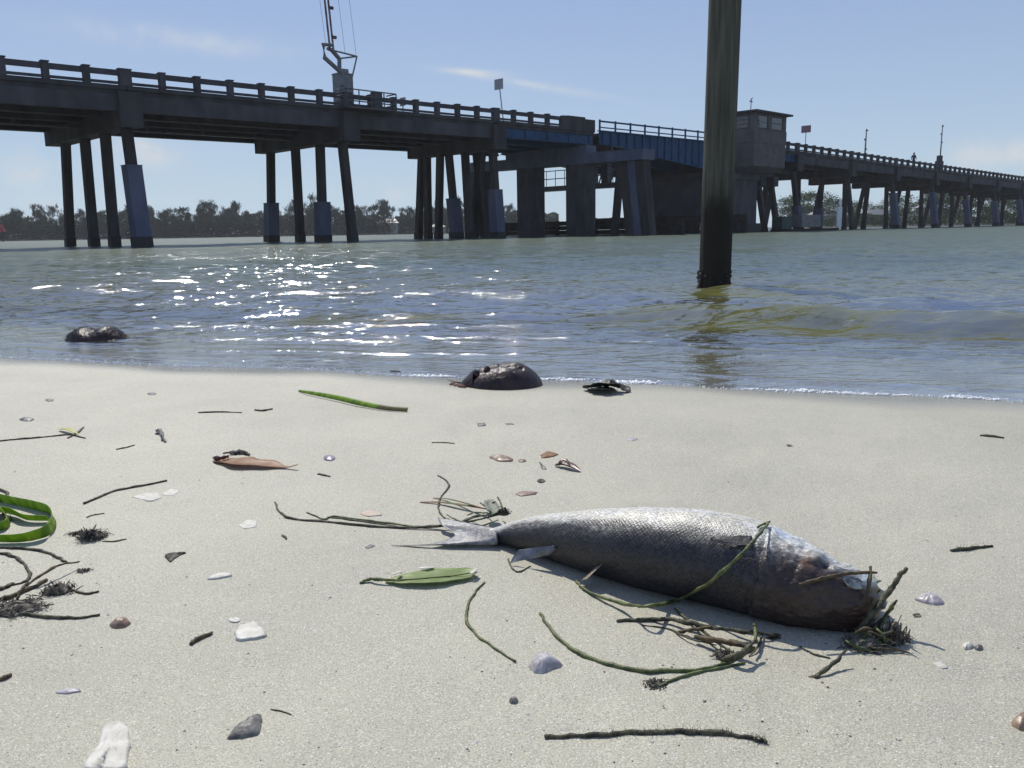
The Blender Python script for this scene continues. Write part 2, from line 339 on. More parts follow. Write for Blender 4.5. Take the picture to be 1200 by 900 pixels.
    dv = n_.new('ShaderNodeMath'); dv.operation = 'DIVIDE'; l_.new(fr.outputs[0], dv.inputs[0]); l_.new(kf.outputs[0], dv.inputs[1]); fl = n_.new('ShaderNodeMath'); fl.operation = 'MULTIPLY_ADD'; l_.new(wa.outputs['Fac'], fl.inputs[0]); fl.inputs[1].default_value = -.5; fl.inputs[2].default_value = 1.0     # sky reflection masked down over the olive patches, as on a steep wave face
    dm = n_.new('ShaderNodeMath'); dm.operation = 'MULTIPLY'; l_.new(dv.outputs[0], dm.inputs[0]); l_.new(fl.outputs[0], dm.inputs[1]); l_.new(dm.outputs[0], m2.inputs[0]); l_.new(m1.outputs[0], m2.inputs[1]); l_.new(gl.outputs[0], m2.inputs[2])
    l_.new(m2.outputs[0], out.inputs[0])
    return m
M['water'] = water_material()
rr, aa, X, Y = polar(1300, 900, 1.7, 6000, R(38), .9, (14, 820))
d = shore_d(X, Y); Z = water_z(X, Y)
depth = np.clip(-sand_z(X, Y), 0, 1)
Z = np.where(d < 0, 0.0, Z)
grid_obj('sea_water', np.stack([X, Y, Z], -1), 1300, 900, M['water'], wrap=True,
         attrs={'depth': depth, 'crest': np.where(np.hypot(X, Y) > 16, 1, np.clip(.34-.16*np.clip((np.hypot(X, Y)-4)/3, 0, 1)+1.7*water_z(X, Y, True)+1.0*np.clip(vnoise(X*1.6, Y*.9)*vnoise(X*4, Y*3)*3-.35, 0, 1), 0, 1.6)), 'weed': weed(X, Y), 'far': np.clip(np.log(np.maximum(np.hypot(X, Y), 1)/5)/math.log(14), 0, 1), 'ripple': np.clip(d/.8, .05, 1), 'chop': np.clip((d-1)/6, 0, 1)})['kind'] = 'structure'

# ------------------------------------------------------------------ bridge
TH = R(46); bu = np.array([math.sin(TH), math.cos(TH), 0]); bn = np.array([-math.cos(TH), math.sin(TH), 0])
def B(s, w, z): return bu*s + bn*(40+w) + np.array([0, 0, z])
def T(s): return float(np.interp(s, [-60, 0, 10, 25, 38, 48, 60, 73, 87, 100, 113, 144, 200, 260], [6.4, 7.5, 7.62, 7.75, 7.88, 7.92, 8.0, 8.0, 7.8, 7.6, 7.45, 7.08, 6.3, 5.4]))
def bb(mb, s0, s1, w0, w1, z0, z1, rel=True):
    a, b = (T(s0), T(s1)) if rel else (0, 0)
    mb.hexa([B(s0, w0, a+z0), B(s1, w0, b+z0), B(s1, w1, b+z0), B(s0, w1, a+z0), B(s0, w0, a+z1), B(s1, w0, b+z1), B(s1, w1, b+z1), B(s0, w1, a+z1)])
bridge = empty('road_bridge', tuple(B(46, 5, 0)))
tag(bridge, 'long low concrete and blue steel drawbridge on many piles crossing the bay', 'bridge')
INV = bridge.location.copy()
def part(mb, name, m, parent, **k):
    o = mb.build(name, m, None, **k); o.parent = parent
    if parent is bridge: o.location = -INV
    return o
WID = 10.2
bents = [-30, -18.6, -7.3, 4.0, 15.3, 26.8, 37.7]; rbents = [76.0, 87.3, 98.4, 110, 121.3, 132.6, 143.9, 155.2, 166.5, 177.8, 189.1, 200.4]
def pile(mbw, s, w0, w1, z0, z1, half=.2, ds=0.0):
    P = []
    for (w, z, e) in ((w0, z0, ds), (w1, z1, 0)):
        P += [B(s+e-half, w-half, z), B(s+e+half, w-half, z), B(s+e+half, w+half, z), B(s+e-half, w+half, z)]
    mbw.hexa(P)
JK = {15.3: {0: 3.6}, 26.8: {2: 2.3, 0: 0}, 37.7: {3: 3.0, 1: 3.2}, 76.0: {0: 2.3, 2: 2.1}, 87.3: {1: 2.2}, 98.4: {0: 3.9}, 110: {0: 4.2}, 121.3: {0: 3.5}, 132.6: {0: 3.4}, 143.9: {0: 3.8}}
JK[26.8] = {3: 2.35, 1: 2.2}; JK[37.7] = {0: 3.0, 2: 2.6}
BENT = {15.3: ([.45, 3.1, 5.9, 8.8], [-.4, 3.3, 6.15, 10.1], 10.6), 26.8: ([.69, 2.93, 5.6, 8.5], [-.1, 3.2, 5.65, 9.3], 9.6), 37.7: ([.45, 3.07, 4.7, 5.6, 7.0, 7.6], [-.05, 2.7, 3.9, 6.2, 7.2, 8.5], 8.6)}
for s in bents + rbents:
    t = T(s)
    mb = MB(); bb(mb, s-.45, s+.45, -.1, BENT[s][2] if s in BENT else WID-.1, -2.42, -1.62)
    bb(mb, s-.5, s+.5, -.34, -.102, -2.45, -.95)       # end block that shows in front of the fascia
    cap = part(mb, 'pile_cap', M['concrete_dark'], bridge)
    tops = [.45, 3.1, 5.8, 8.7]; bases = [-.55, 3.2, 6.0, 9.65]
    if s > 70: tops = [.45, 3.1, 5.8, 8.7]; bases = [-.7, 3.5, 5.6, 10.0]
    if s in BENT: tops, bases = BENT[s][:2]
    for k in range(len(tops)):
        z1 = t-2.4
        mb = MB(); pile(mb, s, bases[k], tops[k], -2.0, z1, .2)
        part(mb, 'pile', M['pile'], cap)
        zt = .38+.1*random.random(); f0 = lambda z: bases[k]+(tops[k]-bases[k])*(z+2)/(z1+2)
        j = JK.get(s, {}).get(k)
        mb = MB(); pile(mb, s, f0(-.5), f0(zt), -.5, zt, .37 if j else .235)
        part(mb, 'barnacle_band', M['wetband'], cap)
        if j:
            mb = MB(); pile(mb, s, f0(-.2), f0(j), -.2, j, .34)
            pile(mb, s, f0(j), f0(j+.03), j, j+.03, .36)
            part(mb, 'pile_jacket', M['jacket'], cap)
# spans
cuts = bents + [47.0]
rcuts = [72.5] + rbents + [211.7, 223]
def post(mb, s, w, hw=.13):
    bb(mb, s-hw, s+hw, w, w+.26, -.78, .02); bb(mb, s-hw-.03, s+hw+.03, w-.03, w+.29, .023, .07)
def span(s0, s1, steel=False):
    mb = MB(); bb(mb, s0+.02, s1-.02, .02, WID-.02, -1.05, -.86)
    bb(mb, s0+.02, s1-.02, -.07, 1.5, -.856, -.66); bb(mb, s0+.02, s1-.02, WID-1.5, WID+.07, -.856, -.66)
    sp = part(mb, 'deck_slab', M['concrete_dark'], bridge)
    mb = MB(); bb(mb, s0+.02, s1-.02, 1.51, WID-1.51, -.856, -.84); part(mb, 'road_surface', M['asphalt'], sp)
    fm = M['steel'] if steel else M['concrete']
    mb = MB(); zb = -1.62 if steel else -1.76
    bb(mb, s0+.06, s1-.06, .0 if not steel else .12, .26, zb, -1.054)
    if steel:
        bb(mb, s0+.06, s1-.06, .02, .42, zb-.05, zb-.003)
        for k in range(5): q = s0+.5+(s1-s0-1)*k/4; bb(mb, q-.02, q+.02, .03, .118, zb+.004, -1.06)
    part(mb, 'edge_girder', fm, sp)
    for w in (2.5, 4.9, 7.3, WID-.3):
        mb = MB(); bb(mb, s0+.06, s1-.06, w-.17, w+.17, -1.60, -1.054); bb(mb, s0+.06, s1-.06, w-.26, w+.26, -1.76, -1.603); part(mb, 'girder', M['concrete_dark'] if not steel else M['steel'], sp)
    n = max(1, round((s1-s0)/1.615)); 
    for side, w in (('n', -.02), ('f', WID-.24)):
        mb = MB(); bb(mb, s0, s1, w+.05, w+.21, -.24, -.01); rl = part(mb, 'top_rail', M['concrete'], bridge)
        mb = MB(); bb(mb, s0, s1, w+.07, w+.19, -.60, -.49); part(mb, 'lower_rail', M['concrete'], rl)
        for k in range(n):
            mb = MB(); post(mb, s0+(k+.0)*(s1-s0)/n, w, .26 if k == 0 else .13); part(mb, 'rail_post', M['concrete'], rl)
for a, b in zip(cuts[:-1], cuts[1:]): span(a, b, steel=a > 37)
span(72.5, 76.0, True)
for a, b in zip(rcuts[1:-1], rcuts[2:]): span(a, b)
# utility pipe under the deck edge with hangers
for s0, s1 in ((-30, 37.5), (76.2, 200)):
    mb = MB(); q = np.arange(s0, s1, 3.0); mb.tube([B(s, WID*.5, T(s)-1.95) for s in q], .09, 6)
    for s in q: bb(mb, s-.05, s+.05, WID*.5-.14, WID*.5+.14, -1.97, -1.76)
    part(mb, 'utility_pipe', M['steel_dark'], bridge)
# solid parapet section before the draw span
mb = MB(); bb(mb, 43.6, 47.0, -.06, .23, -.84, -.02); bb(mb, 44.2, 46.0, -.04, .2, -.017, .1)
part(mb, 'solid_parapet', M['concrete_dark'], bridge)
# draw leaf: blue plate girder deepening to the right
L0, L1 = 47.5, 66.0
mb = MB(); bb(mb, L0, L1, .1, WID-.1, -1.0, -.85); leaf = part(mb, 'draw_leaf_deck', M['asphalt'], bridge)
def zb(s): return float(np.interp(s, [47.5, 50.5, 53.2, 60.6, 66], [-1.55, -1.7, -2.12, -2.86, -3.15]))
for gi, w in enumerate((0., 3.3, 6.6, 9.9)):
    mb = MB(); ss = np.linspace(L0, L1, 15)
    for a, b in zip(ss[:-1], ss[1:]):
        mb.hexa([B(a, w, T(a)+zb(a)), B(b, w, T(b)+zb(b)), B(b, w+.05, T(b)+zb(b)), B(a, w+.05, T(a)+zb(a)), B(a, w, T(a)-.72), B(b, w, T(b)-.72), B(b, w+.05, T(b)-.72), B(a, w+.05, T(a)-.72)])
        mb.hexa([B(a, w-.16, T(a)+zb(a)-.05), B(b, w-.16, T(b)+zb(b)-.05), B(b, w+.21, T(b)+zb(b)-.05), B(a, w+.21, T(a)+zb(a)-.05), B(a, w-.16, T(a)+zb(a)-.003), B(b, w-.16, T(b)+zb(b)-.003), B(b, w+.21, T(b)+zb(b)-.003), B(a, w+.21, T(a)+zb(a)-.003)])
    bb(mb, L0, L1, w-.16, w+.21, -.717, -.66)
    part(mb, 'plate_girder', M['steel'], leaf)
    if gi == 0:
        for s in np.arange(L0+.3, L1, .92):
            mb = MB(); z0 = zb(s)+.02
            mb.hexa([B(s-.02, -.13, T(s)+z0), B(s+.02, -.13, T(s)+z0), B(s+.02, -.003, T(s)+z0), B(s-.02, -.003, T(s)+z0), B(s-.02, -.13, T(s)-.74), B(s+.02, -.13, T(s)-.74), B(s+.02, -.003, T(s)-.74), B(s-.02, -.003, T(s)-.74)])
            part(mb, 'stiffener', M['steel'], leaf)
for s in np.arange(L0+1.5, L1, 3.2):
    mb = MB(); bb(mb, s-.1, s+.1, .06, WID-.35, -1.9, -1.003); part(mb, 'floor_beam', M['steel_dark'], leaf)
for w in (-.05, WID-.15):
    mb = MB(); mb.tube([B(s, w, T(s)-.05) for s in np.linspace(L0, 71.8, 12)], .065, 8); rl = part(mb, 'steel_top_rail', M['steel'], bridge, smooth=True)
    mb = MB(); mb.tube([B(s, w, T(s)-.46) for s in np.linspace(L0, 71.8, 12)], .045, 8); part(mb, 'steel_lower_rail', M['steel'], rl, smooth=True)
    for s in np.arange(L0, 71.8, 1.72):
        mb = MB(); bb(mb, s-.05, s+.05, w-.05, w+.05, -.66, .06); part(mb, 'steel_post', M['steel'], rl)
# rest pier with the cross beam that sticks out on both sides
mb = MB(); mb.hexa([B(45.4, -5.4, 4.83), B(46.7, -5.4, 4.83), B(46.7, 11.3, 5.0), B(45.4, 11.3, 5.0), B(45.4, -5.4, 5.5), B(46.7, -5.4, 5.5), B(46.7, 11.3, 5.72), B(45.4, 11.3, 5.72)])
bb(mb, 45.5, 46.6, -.5, 7.4, 5.35, 6.12, rel=False)
rest = part(mb, 'cross_beam', M['jacket'], bridge)
for w, hw in ((10.6, .75), (5.35, .85), (.45, .85)):
    mb = MB(); bb(mb, 46.05-.6, 46.05+.6, w-hw, w+hw, -2, 5.02, rel=False); part(mb, 'pier_column', M['concrete'], rest)
for k, (w0, w1) in enumerate(((-4.45, -3.55), (-5.1, -4.2), (-5.75, -4.85))):
    mb = MB(); pile(mb, 46.05, w0, w1, -2, 4.86, .36); part(mb, 'batter_pile', [M['pile'], M['jacket'], M['pile']][k], rest)
mb = MB(); pile(mb, 46.3, -2.2, -2.9, -2, 4.86, .2); part(mb, 'batter_pile', M['pile'], rest)
for w0, w1 in ((3.1, 4.0), (4.9, 3.6)):
    mb = MB(); pile(mb, 39.6, w0 if w0 > 11 else w0, w1, -2, 5.6, .24); part(mb, 'batter_pile', M['pile'], rest)
# bascule pier
mb = MB(); P = []
bb(mb, 61, 67.2, -1.0, 6.3, -2, 4.35, rel=False); bp_ = part(mb, 'bascule_pier', M['concrete'], bridge)
mb = MB(); bb(mb, 60.8, 67.4, -1.2, 6.5, 4.353, 4.85, rel=False); part(mb, 'pier_coping', M['concrete'], bp_)
mb = MB(); bb(mb, 61.6, 72.3, 0.3, 6.3, 4.853, 6.95, rel=False); part(mb, 'machinery_room', M['concrete_dark'], bp_)
mb = MB(); bb(mb, 60.7, 67.5, -1.35, 6.6, -.6, .75, rel=False); part(mb, 'pier_footing', M['wetband'], bp_)
mb = MB(); bb(mb, 66.1, 72.45, .05, WID-.05, -1.05, -.72); part(mb, 'deck_slab', M['concrete_dark'], bridge)
for s in (69.8, 72.0):
    mb = MB(); bb(mb, s-.4, s+.4, -.1, WID-.1, 4.0, 4.85, rel=False); cp = part(mb, 'pile_cap', M['concrete_dark'], bridge)
    for w0, w1 in ((-.8, .4), (3.5, 3.1), (5.6, 5.9), (9.9, 8.8)):
        mb = MB(); pile(mb, s, w0, w1, -2, 4.03, .22); part(mb, 'pile', M['pile'], cp)
# tender house, a building of its own standing on the pier
hx = tuple(B(66.4, -1.2, 4.7)); house = empty('bridge_tender_house', hx)
tag(house, 'flat roofed grey bridge tender house standing over the bascule pier beside the wooden piling', 'building')
def hp(mb, name, m, parent=house, **k):
    o = mb.build(name, m, None, **k); o.parent = parent
    if parent is house: o.location = (-hx[0], -hx[1], -hx[2])
    return o
S0, S1, W0, W1 = 63.9, 69.0, -2.5, 1.6
mb = MB(); bb(mb, S0, S1, W0, -.16, 5.35, 7.2, rel=False)
mb.hexa([B(S0+.5, W0+.9, 4.85), B(S1-.06, W0+.5, 4.95), B(S1-.06, -.16, 4.95), B(S0+.5, -.16, 4.75), B(S0+.003, W0+.003, 5.347), B(S1-.003, W0+.003, 5.347), B(S1-.003, -.16, 5.347), B(S0+.003, -.16, 5.347)])
M['house'] = mat('tender_house_render', (.095, .088, .088), .9, spec=.15, c2=(.13, .12, .118), nscale=1.5, bump=.3, bscale=8, bdist=.02)
hp(mb, 'corbelled_base', M['house'])
mb = MB(); bb(mb, S0-.04, S1+.04, W0-.04, W1, 7.203, 8.3, rel=False); bb(mb, S0+.12, S1-.12, W0+.12, W1-.1, 8.303, 9.55, rel=False)
for (a, b, c, e) in ((S0, S0+.5, W0, W0+.5), (S1-.45, S1, W0, W0+.45), (S0, S0+.3, W0+2.1, W0+2.5), (S0+2.2, S0+2.6, W0, W0+.3)): bb(mb, a, b, c, e, 8.303, 9.553, rel=False)
wl = hp(mb, 'wall', M['house'])
mb = MB(); bb(mb, S0-.4, S1+.4, W0-.4, W1+.3, 9.556, 9.7, rel=False)
c0 = [B(S0-.4, W0-.4, 9.703), B(S1+.4, W0-.4, 9.703), B(S1+.4, W1+.3, 9.703), B(S0-.4, W1+.3, 9.703)]; c1 = [B(S0+1.6, W0+1.5, 10.0), B(S1-1.6, W0+1.5, 10.0), B(S1-1.6, W1-1.5, 10.0), B(S0+1.6, W1-1.5, 10.0)]
mb.hexa(c0+c1); rf = hp(mb, 'roof', M['concrete_dark'])
mb = MB(); mb.tube([B(S0+2.2, W0+1.7, 9.95), B(S0+2.2, W0+1.7, 11.0)], .035, 6); mb.tube([B(S0+2.2, W0+1.7, 10.8), B(S0+2.5, W0+1.7, 11.1)], .025, 5); mb.tube([B(S0+2.0, W0+1.7, 10.75), B(S0+2.4, W0+1.7, 10.72)], .05, 5); hp(mb, 'antenna', M['steel_dark'], rf)
def window(s0, s1, w0, w1, z0, z1, bars):
    al = abs(s1-s0) > abs(w1-w0); mb = MB()
    def fr(a, b, z_0, z_1):
        if al: bb(mb, s0+(s1-s0)*a, s0+(s1-s0)*b, W0+.02, W0+.115, z_0, z_1, rel=False)
        else: bb(mb, S0+.02, S0+.115, w0+(w1-w0)*a, w0+(w1-w0)*b, z_0, z_1, rel=False)
    fr(0, .05, z0, z1); fr(.95, 1, z0, z1); fr(.052, .948, z0, z0+.07); fr(.052, .948, z1-.07, z1)
    for k in range(bars): z = z0+(z1-z0)*(k+1)/(bars+1); fr(.052, .948, z-.025, z+.025)
    f = hp(mb, 'window', M['house'])
    mb = MB()
    if al: bb(mb, s0+.05, s1-.05, W0+.06, W0+.09, z0+.071, z1-.071, rel=False)
    else: bb(mb, S0+.06, S0+.09, w0+.05, w1-.05, z0+.071, z1-.071, rel=False)
    hp(mb, 'pane', M['glass'], f)
window(S0+.55, S0+2.15, 0, 0, 8.35, 9.4, 1); window(S0+2.65, S1-.5, 0, 0, 8.35, 9.4, 1)
window(0, .01, W0+.55, W0+2.05, 8.35, 9.4, 2); window(0, .01, W0+2.55, W1-.2, 8.35, 9.4, 2)
mb = MB(); bb(mb, S0+.62, S0+1.0, W0-.05, W0-.003+.02, 8.55, 9.05, rel=False); hp(mb, 'notice_panel', M['galv'])

# fender walls of the channel, each timber pile and wale a part
def fender(s, w0, w1, top, label, hole=None):
    base = tuple(B(s, w0, 0)); r = empty('channel_fender', base); tag(r, label, 'fender', 'timber fenders along the channel')
    def fp(mb, name, m):
        o = mb.build(name, m); o.parent = r; o.location = tuple(-c for c in base); return o
    zz = np.arange(-.6, top, .34)
    for i, z in enumerate(zz):
        segs = [(w0, w1)]
        if hole and i == hole[2]: segs = [(w0, hole[0]), (hole[1], w1)]
        for a, b in segs:
            mb = MB(); bb(mb, s, s+.28, a, b, z, z+.325, rel=False); fp(mb, 'wale', M['timber'])
    for w in np.arange(w0+.3, w1, 1.9):
        mb = MB(); P = [B(s+.45, w, -2), B(s+.45, w, top+.12)]; mb.tube(P, [.18, .16], 8); fp(mb, 'fender_pile', M['timber'])
fender(48.3, -6.5, 13.6, 1.0, 'low dark timber fender wall between the columns of the rest pier', (6.8-4.3, 6.8-3.3, 3))
fender(59.6, -4.5, 13.0, 1.35, 'low dark timber fender wall in front of the solid bascule pier')
# bleached ladder rails on the fender
lad = empty('mooring_rails', tuple(B(59, -1.6, 0))); tag(lad, 'pair of bleached timber braces leaning on the fender left of the wooden piling', 'brace')
for w in (-.6, -1.9):
    mb = MB(); mb.tube([B(59.35, w, 0.25), B(59.4, w-.25, 1.5)], .1, 6); mb.tube([B(59.4, w-.25, 1.48), B(59.42, w-.95, 1.5)], .08, 6)
    o = mb.build('brace', mat('bleached_timber', (.42, .37, .3), .8, c2=(.3, .27, .22), nscale=4)); o.parent = lad; o.location = -lad.location
# walkway behind the rest pier
wk = empty('service_walkway', tuple(B(50, 5, 0))); tag(wk, 'narrow steel service walkway with rails seen between the pier columns', 'walkway')
def wp(mb, name, m=M['steel_dark']):
    o = mb.build(name, m); o.parent = wk; o.location = -wk.location; return o
mb = MB(); bb(mb, 49.6, 50.6, -1.5, 9.9, 3.45, 3.8, rel=False); wp(mb, 'walkway_deck')
for z in (4.95, 4.35):
    mb = MB(); mb.tube([B(49.65, 9.9, z), B(49.65, -1.5, z)], .035, 6); wp(mb, 'handrail')
for w in np.arange(-1.4, 10, .95):
    mb = MB(); mb.tube([B(49.65, w, 3.8), B(49.65, w, 4.95)], .03, 6); wp(mb, 'rail_post')
for w in (9.7, 3.7, -1.0):
    mb = MB(); bb(mb, 50.0, 50.25, w-.12, w+.12, -1.5, 3.447, rel=False); wp(mb, 'walkway_post')
for w in (2.9, 1.6):
    mb = MB(); bb(mb, 50.0, 50.5, w-.3, w+.3, 3.803, 5.3, rel=False); wp(mb, 'control_cabinet')
for a in (3.2, 2.2, 1.1):
    mb = MB(); mb.tube([B(50.1, a, 3.8), B(50.1, a-.5, 5.1), B(50.1, a-.7, 6.0)], .06, 6); wp(mb, 'conduit')

# ---- traffic gates, signs, masts on the bridge
def thing(name, label, cat, loc, group=None):
    o = empty(name, tuple(loc)); return tag(o, label, cat, group)
def add(root, mb, name, m, smooth=False, parent=None):
    o = mb.build(name, m, smooth=smooth); o.parent = parent or root
    if parent is None: o.location = -root.location
    return o
gs = 27.0; g = thing('barrier_gate', 'raised barrier gate with tall red and white arms on the left part of the bridge', 'barrier gate', B(gs, .6, T(gs)-.66), 'raised barrier gates on the bridge')
tz = T(gs)
mb = MB(); bb(mb, gs-.42, gs+.42, .3, 1.0, -.655, 1.05); hs = add(g, mb, 'gate_housing', M['galv'])
mb = MB(); bb(mb, gs-.45, gs+.45, .27, 1.03, 1.053, 1.1); bb(mb, gs-.1, gs+.3, .5, .8, 1.103, 1.35); add(g, mb, 'housing_cap', M['galv'])
for dx, nm in ((-.42, 0), (.30, 1)):
    mb = MB(); w = .2 if nm == 0 else 1.1
    pts = [B(gs-.35, w, tz+.4), B(gs-.35, w, tz+1.05), B(gs-1.35, w, tz+1.7), B(gs-1.38, w, tz+2.35), B(gs-.8, w, tz+2.4)] if nm == 0 else [B(gs+.45, w, tz+1.1), B(gs+.12, w, tz+1.4), B(gs+.15, w, tz+1.95), B(gs-.3, w, tz+2.35), B(gs-.55, w, tz+2.4)]
    mb.tube(pts, [.13, .12, .12, .12, .1], 8); add(g, mb, 'counterweight_arm', M['galv'])
M['armred'] = mat('faded_red_stripe', (.12, .04, .045), .6, c2=(.09, .035, .04), nscale=6); M['armpale'] = mat('faded_pale_stripe', (.17, .14, .17), .6, c2=(.13, .11, .14), nscale=6)
for k, (s_, w) in enumerate(((gs-.86, .4), (gs-.50, .62))):
    n = 12
    root = None
    for i in range(n):
        mb = MB(); a, b = i/n, (i+1)/n
        mb.tube([B(s_-.35*a, w, tz+2.2+5.0*a), B(s_-.35*b, w, tz+2.2+5.0*b-.004)], .055, 6)
        o = add(g, mb, 'arm_stripe', M['armred'] if i % 2 == k else M['armpale'])
    for zz in (2.9, 4.35):
        if k: mb = MB(); q = (zz-2.2)/5; mb.tube([B(s_-.35*q+.08, w, tz+zz), B(s_-.35*q+.24, w, tz+zz)], .09, 8); add(g, mb, 'arm_lamp', M['steel_dark'])
mb = MB()
for a, b in (((gs-.9, 2.25), (gs+.95, 2.1)), ((gs-.2, 1.85), (gs+.95, 2.1)), ((gs+.55, .9), (gs+.95, 2.1))): mb.tube([B(a[0], .6, tz+a[1]), B(b[0], .6, tz+b[1])], .045, 6)
add(g, mb, 'brace_frame', M['galv'])
mb = MB()
for s_ in (gs-.95, gs+.2, gs+.9): mb.tube([B(s_, .6, tz+2.2), B(s_-.5, .6, tz+7.2)], .012, 4)
add(g, mb, 'guy_wire', M['steel_dark'])
pf = thing('service_platform', 'railed steel platform cage hung outside the railing beside the left barrier gate', 'platform', B(gs+.6, -.6, T(gs)-.8))
mb = MB(); bb(mb, gs-.9, gs+2.3, -.98, -.1, -.86, -.78); add(pf, mb, 'platform_deck', M['steel_dark'])
for z in (.08, -.22, -.5):
    mb = MB(); mb.tube([B(gs-.9, -.1, tz+z), B(gs-.9, -.95, tz+z), B(gs+2.3, -.95, tz+z), B(gs+2.3, -.1, tz+z)], .035, 5); add(pf, mb, 'guard_rail', M['steel_dark'])
for s_ in np.linspace(gs-.9, gs+2.3, 5):
    mb = MB(); mb.tube([B(s_, -.95, tz-.8), B(s_, -.95, tz+.1)], .035, 5); add(pf, mb, 'guard_post', M['steel_dark'])
mb = MB(); bb(mb, gs+1.0, gs+1.5, -.8, -.4, -.775, .1); add(pf, mb, 'control_box', M['steel_dark'])

def board(s, w, zt, wd, ht, label, m, pole=None, tilt=0):
    r = thing('road_sign', label, 'road sign', B(s, w, T(s)-.66))
    mb = MB(); mb.tube([B(s, w, T(s)-.66), B(s+tilt, w, zt)], .035, 6); add(r, mb, 'pole', M['galv'])
    mb = MB(); c = B(s+tilt, w, zt); # the boards face along the road
    for z0, z1 in ((-ht, 0),):
        a = bn*wd/2; t = bu*.02
        mb.hexa([c-a-t+[0, 0, z0], c-a+t+[0, 0, z0], c+a+t+[0, 0, z0], c+a-t+[0, 0, z0], c-a-t, c-a+t, c+a+t, c+a-t])
    add(r, mb, 'board', m)
board(38.6, .35, 9.75, .75, .62, 'grey backed road sign on a leaning post over the middle of the bridge', M['sign'], tilt=-.35)
board(78.0, .35, 9.75, .95, .65, 'square reddish road sign just right of the tender house', M['signred'])
board(30.7, .3, 7.95, .5, .45, 'small low road sign at the railing right of the railed platform', M['sign'])
def mast(s, zt, label, base=False):
    r = thing('barrier_mast', label, 'barrier gate', B(s, .6, T(s)-.66), 'raised barrier gates on the bridge' if base else None)
    mb = MB(); mb.tube([B(s, .6, T(s)-.6), B(s+.1, .6, zt)], [.1, .05], 6); add(r, mb, 'mast', M['galv'])
    for k in range(3):
        mb = MB(); z = zt-.2-k*.95; q = .12*(-1)**k; mb.tube([B(s+.05, .6, z), B(s+.05+q*2.4, .6, z+.05)], .09, 6); add(r, mb, 'lamp', M['galv'])
    if base:
        mb = MB(); bb(mb, s-.45, s+.45, .3, 1.0, -.655, .55); bb(mb, s-.3, s+.3, .4, .9, .553, 1.2); add(r, mb, 'gate_housing', M['concrete'])
mast(91.5, 10.4, 'thin raised gate mast on the falling right half of the bridge')
mast(112.6, 12.3, 'tall mast on a stout grey housing near the right end of the bridge', True)

def person(s, w, face, label):
    base = B(s, w, T(s)-.658); r = thing('person', label, 'person', base)
    bm_v = {'pelvis': (0, 0, .93, .15), 'waist': (0, 0, 1.1, .13), 'chest': (0, .01, 1.32, .16), 'neck': (0, .02, 1.5, .06), 'head': (0, .04, 1.62, .1), 'crown': (0, .04, 1.72, .07),
            'kl': (-.09, .16, .5, .075), 'fl': (-.09, .28, .07, .05), 'tl': (-.09, .42, .04, .04), 'kr': (.09, -.02, .5, .075), 'fr': (.09, -.3, .1, .05), 'tr': (.09, -.2, .03, .04),
            'sl': (-.19, 0, 1.42, .07), 'el': (-.24, -.1, 1.15, .05), 'hl': (-.22, .02, .92, .04), 'sr': (.19, 0, 1.42, .07), 'er': (.24, .06, 1.15, .05), 'hr': (.22, .22, .98, .04)}
    E = [('pelvis', 'waist'), ('waist', 'chest'), ('chest', 'neck'), ('neck', 'head'), ('head', 'crown'), ('pelvis', 'kl'), ('kl', 'fl'), ('fl', 'tl'), ('pelvis', 'kr'), ('kr', 'fr'), ('fr', 'tr'), ('chest', 'sl'), ('sl', 'el'), ('el', 'hl'), ('chest', 'sr'), ('sr', 'er'), ('er', 'hr')]
    ks = list(bm_v); me = bpy.data.meshes.new('body'); me.from_pydata([bm_v[k][:3] for k in ks], [(ks.index(a), ks.index(b)) for a, b in E], [])
    o = bpy.data.objects.new('body', me); col.objects.link(o); o.parent = r; r.rotation_euler.z = face
    sk = o.modifiers.new('skin', 'SKIN'); sub = o.modifiers.new('sub', 'SUBSURF'); sub.levels = 1; sub.render_levels = 1
    for i, k in enumerate(ks): me.skin_vertices[0].data[i].radius = (bm_v[k][3], bm_v[k][3])
    me.skin_vertices[0].data[0].use_root = True; me.materials.append(M['cloth'])
    mb = MB(); mb.tube([(0, .0, 1.64), (0, .01, 1.72), (0, .02, 1.78)], [.115, .11, .05], 8); h = mb.build('hair', M['steel_dark'], smooth=True); h.parent = r
person(104.9, .75, -TH, 'person in dark clothes walking along the bridge left of the tall mast')
person(110.5, WID-1.0, -TH, 'person just showing over the rail beside the tall mast housing')

# things at the foot of the right piers
wb = thing('work_barge', 'pale grey box hulled work float moored beneath the bridge right of the piling', 'barge', B(74.0, -1.5, 0))
mb = MB(); bb(mb, 73.0, 76.6, -2.2, -1.0, .35, 1.45, rel=False); add(wb, mb, 'hull_box', mat('pale_steel', (.20, .20, .18), .8, c2=(.15, .15, .14), nscale=2))
mb = MB(); bb(mb, 70.0, 80.0, -2.4, -.8, -.15, .22, rel=False); add(wb, mb, 'float', M['timber'])
mb = MB(); bb(mb, 69.7, 71.4, -2.1, -1.1, .223, 1.3, rel=False); add(wb, mb, 'winch_house', M['green'])
sg = thing('channel_sign', 'white notice board topped by a round disc standing in the water right of the barge', 'sign', B(79.2, -2.6, 0))
mb = MB(); bb(mb, 79.0, 79.95, -2.65, -2.55, .3, 2.2, rel=False); add(sg, mb, 'board', M['white'])
mb = MB(); mb.tube([B(79.45, -2.6, 2.55), B(79.45, -2.68, 2.55)], .3, 14); add(sg, mb, 'disc', M['white'])
mb = MB(); mb.tube([B(79.45, -2.5, -2), B(79.45, -2.5, 2.9)], .07, 6); add(sg, mb, 'post', M['galv'])
mk = thing('channel_marker', 'small red channel marker on a post before the far trees at the left edge', 'marker', (-104, 178, 0))
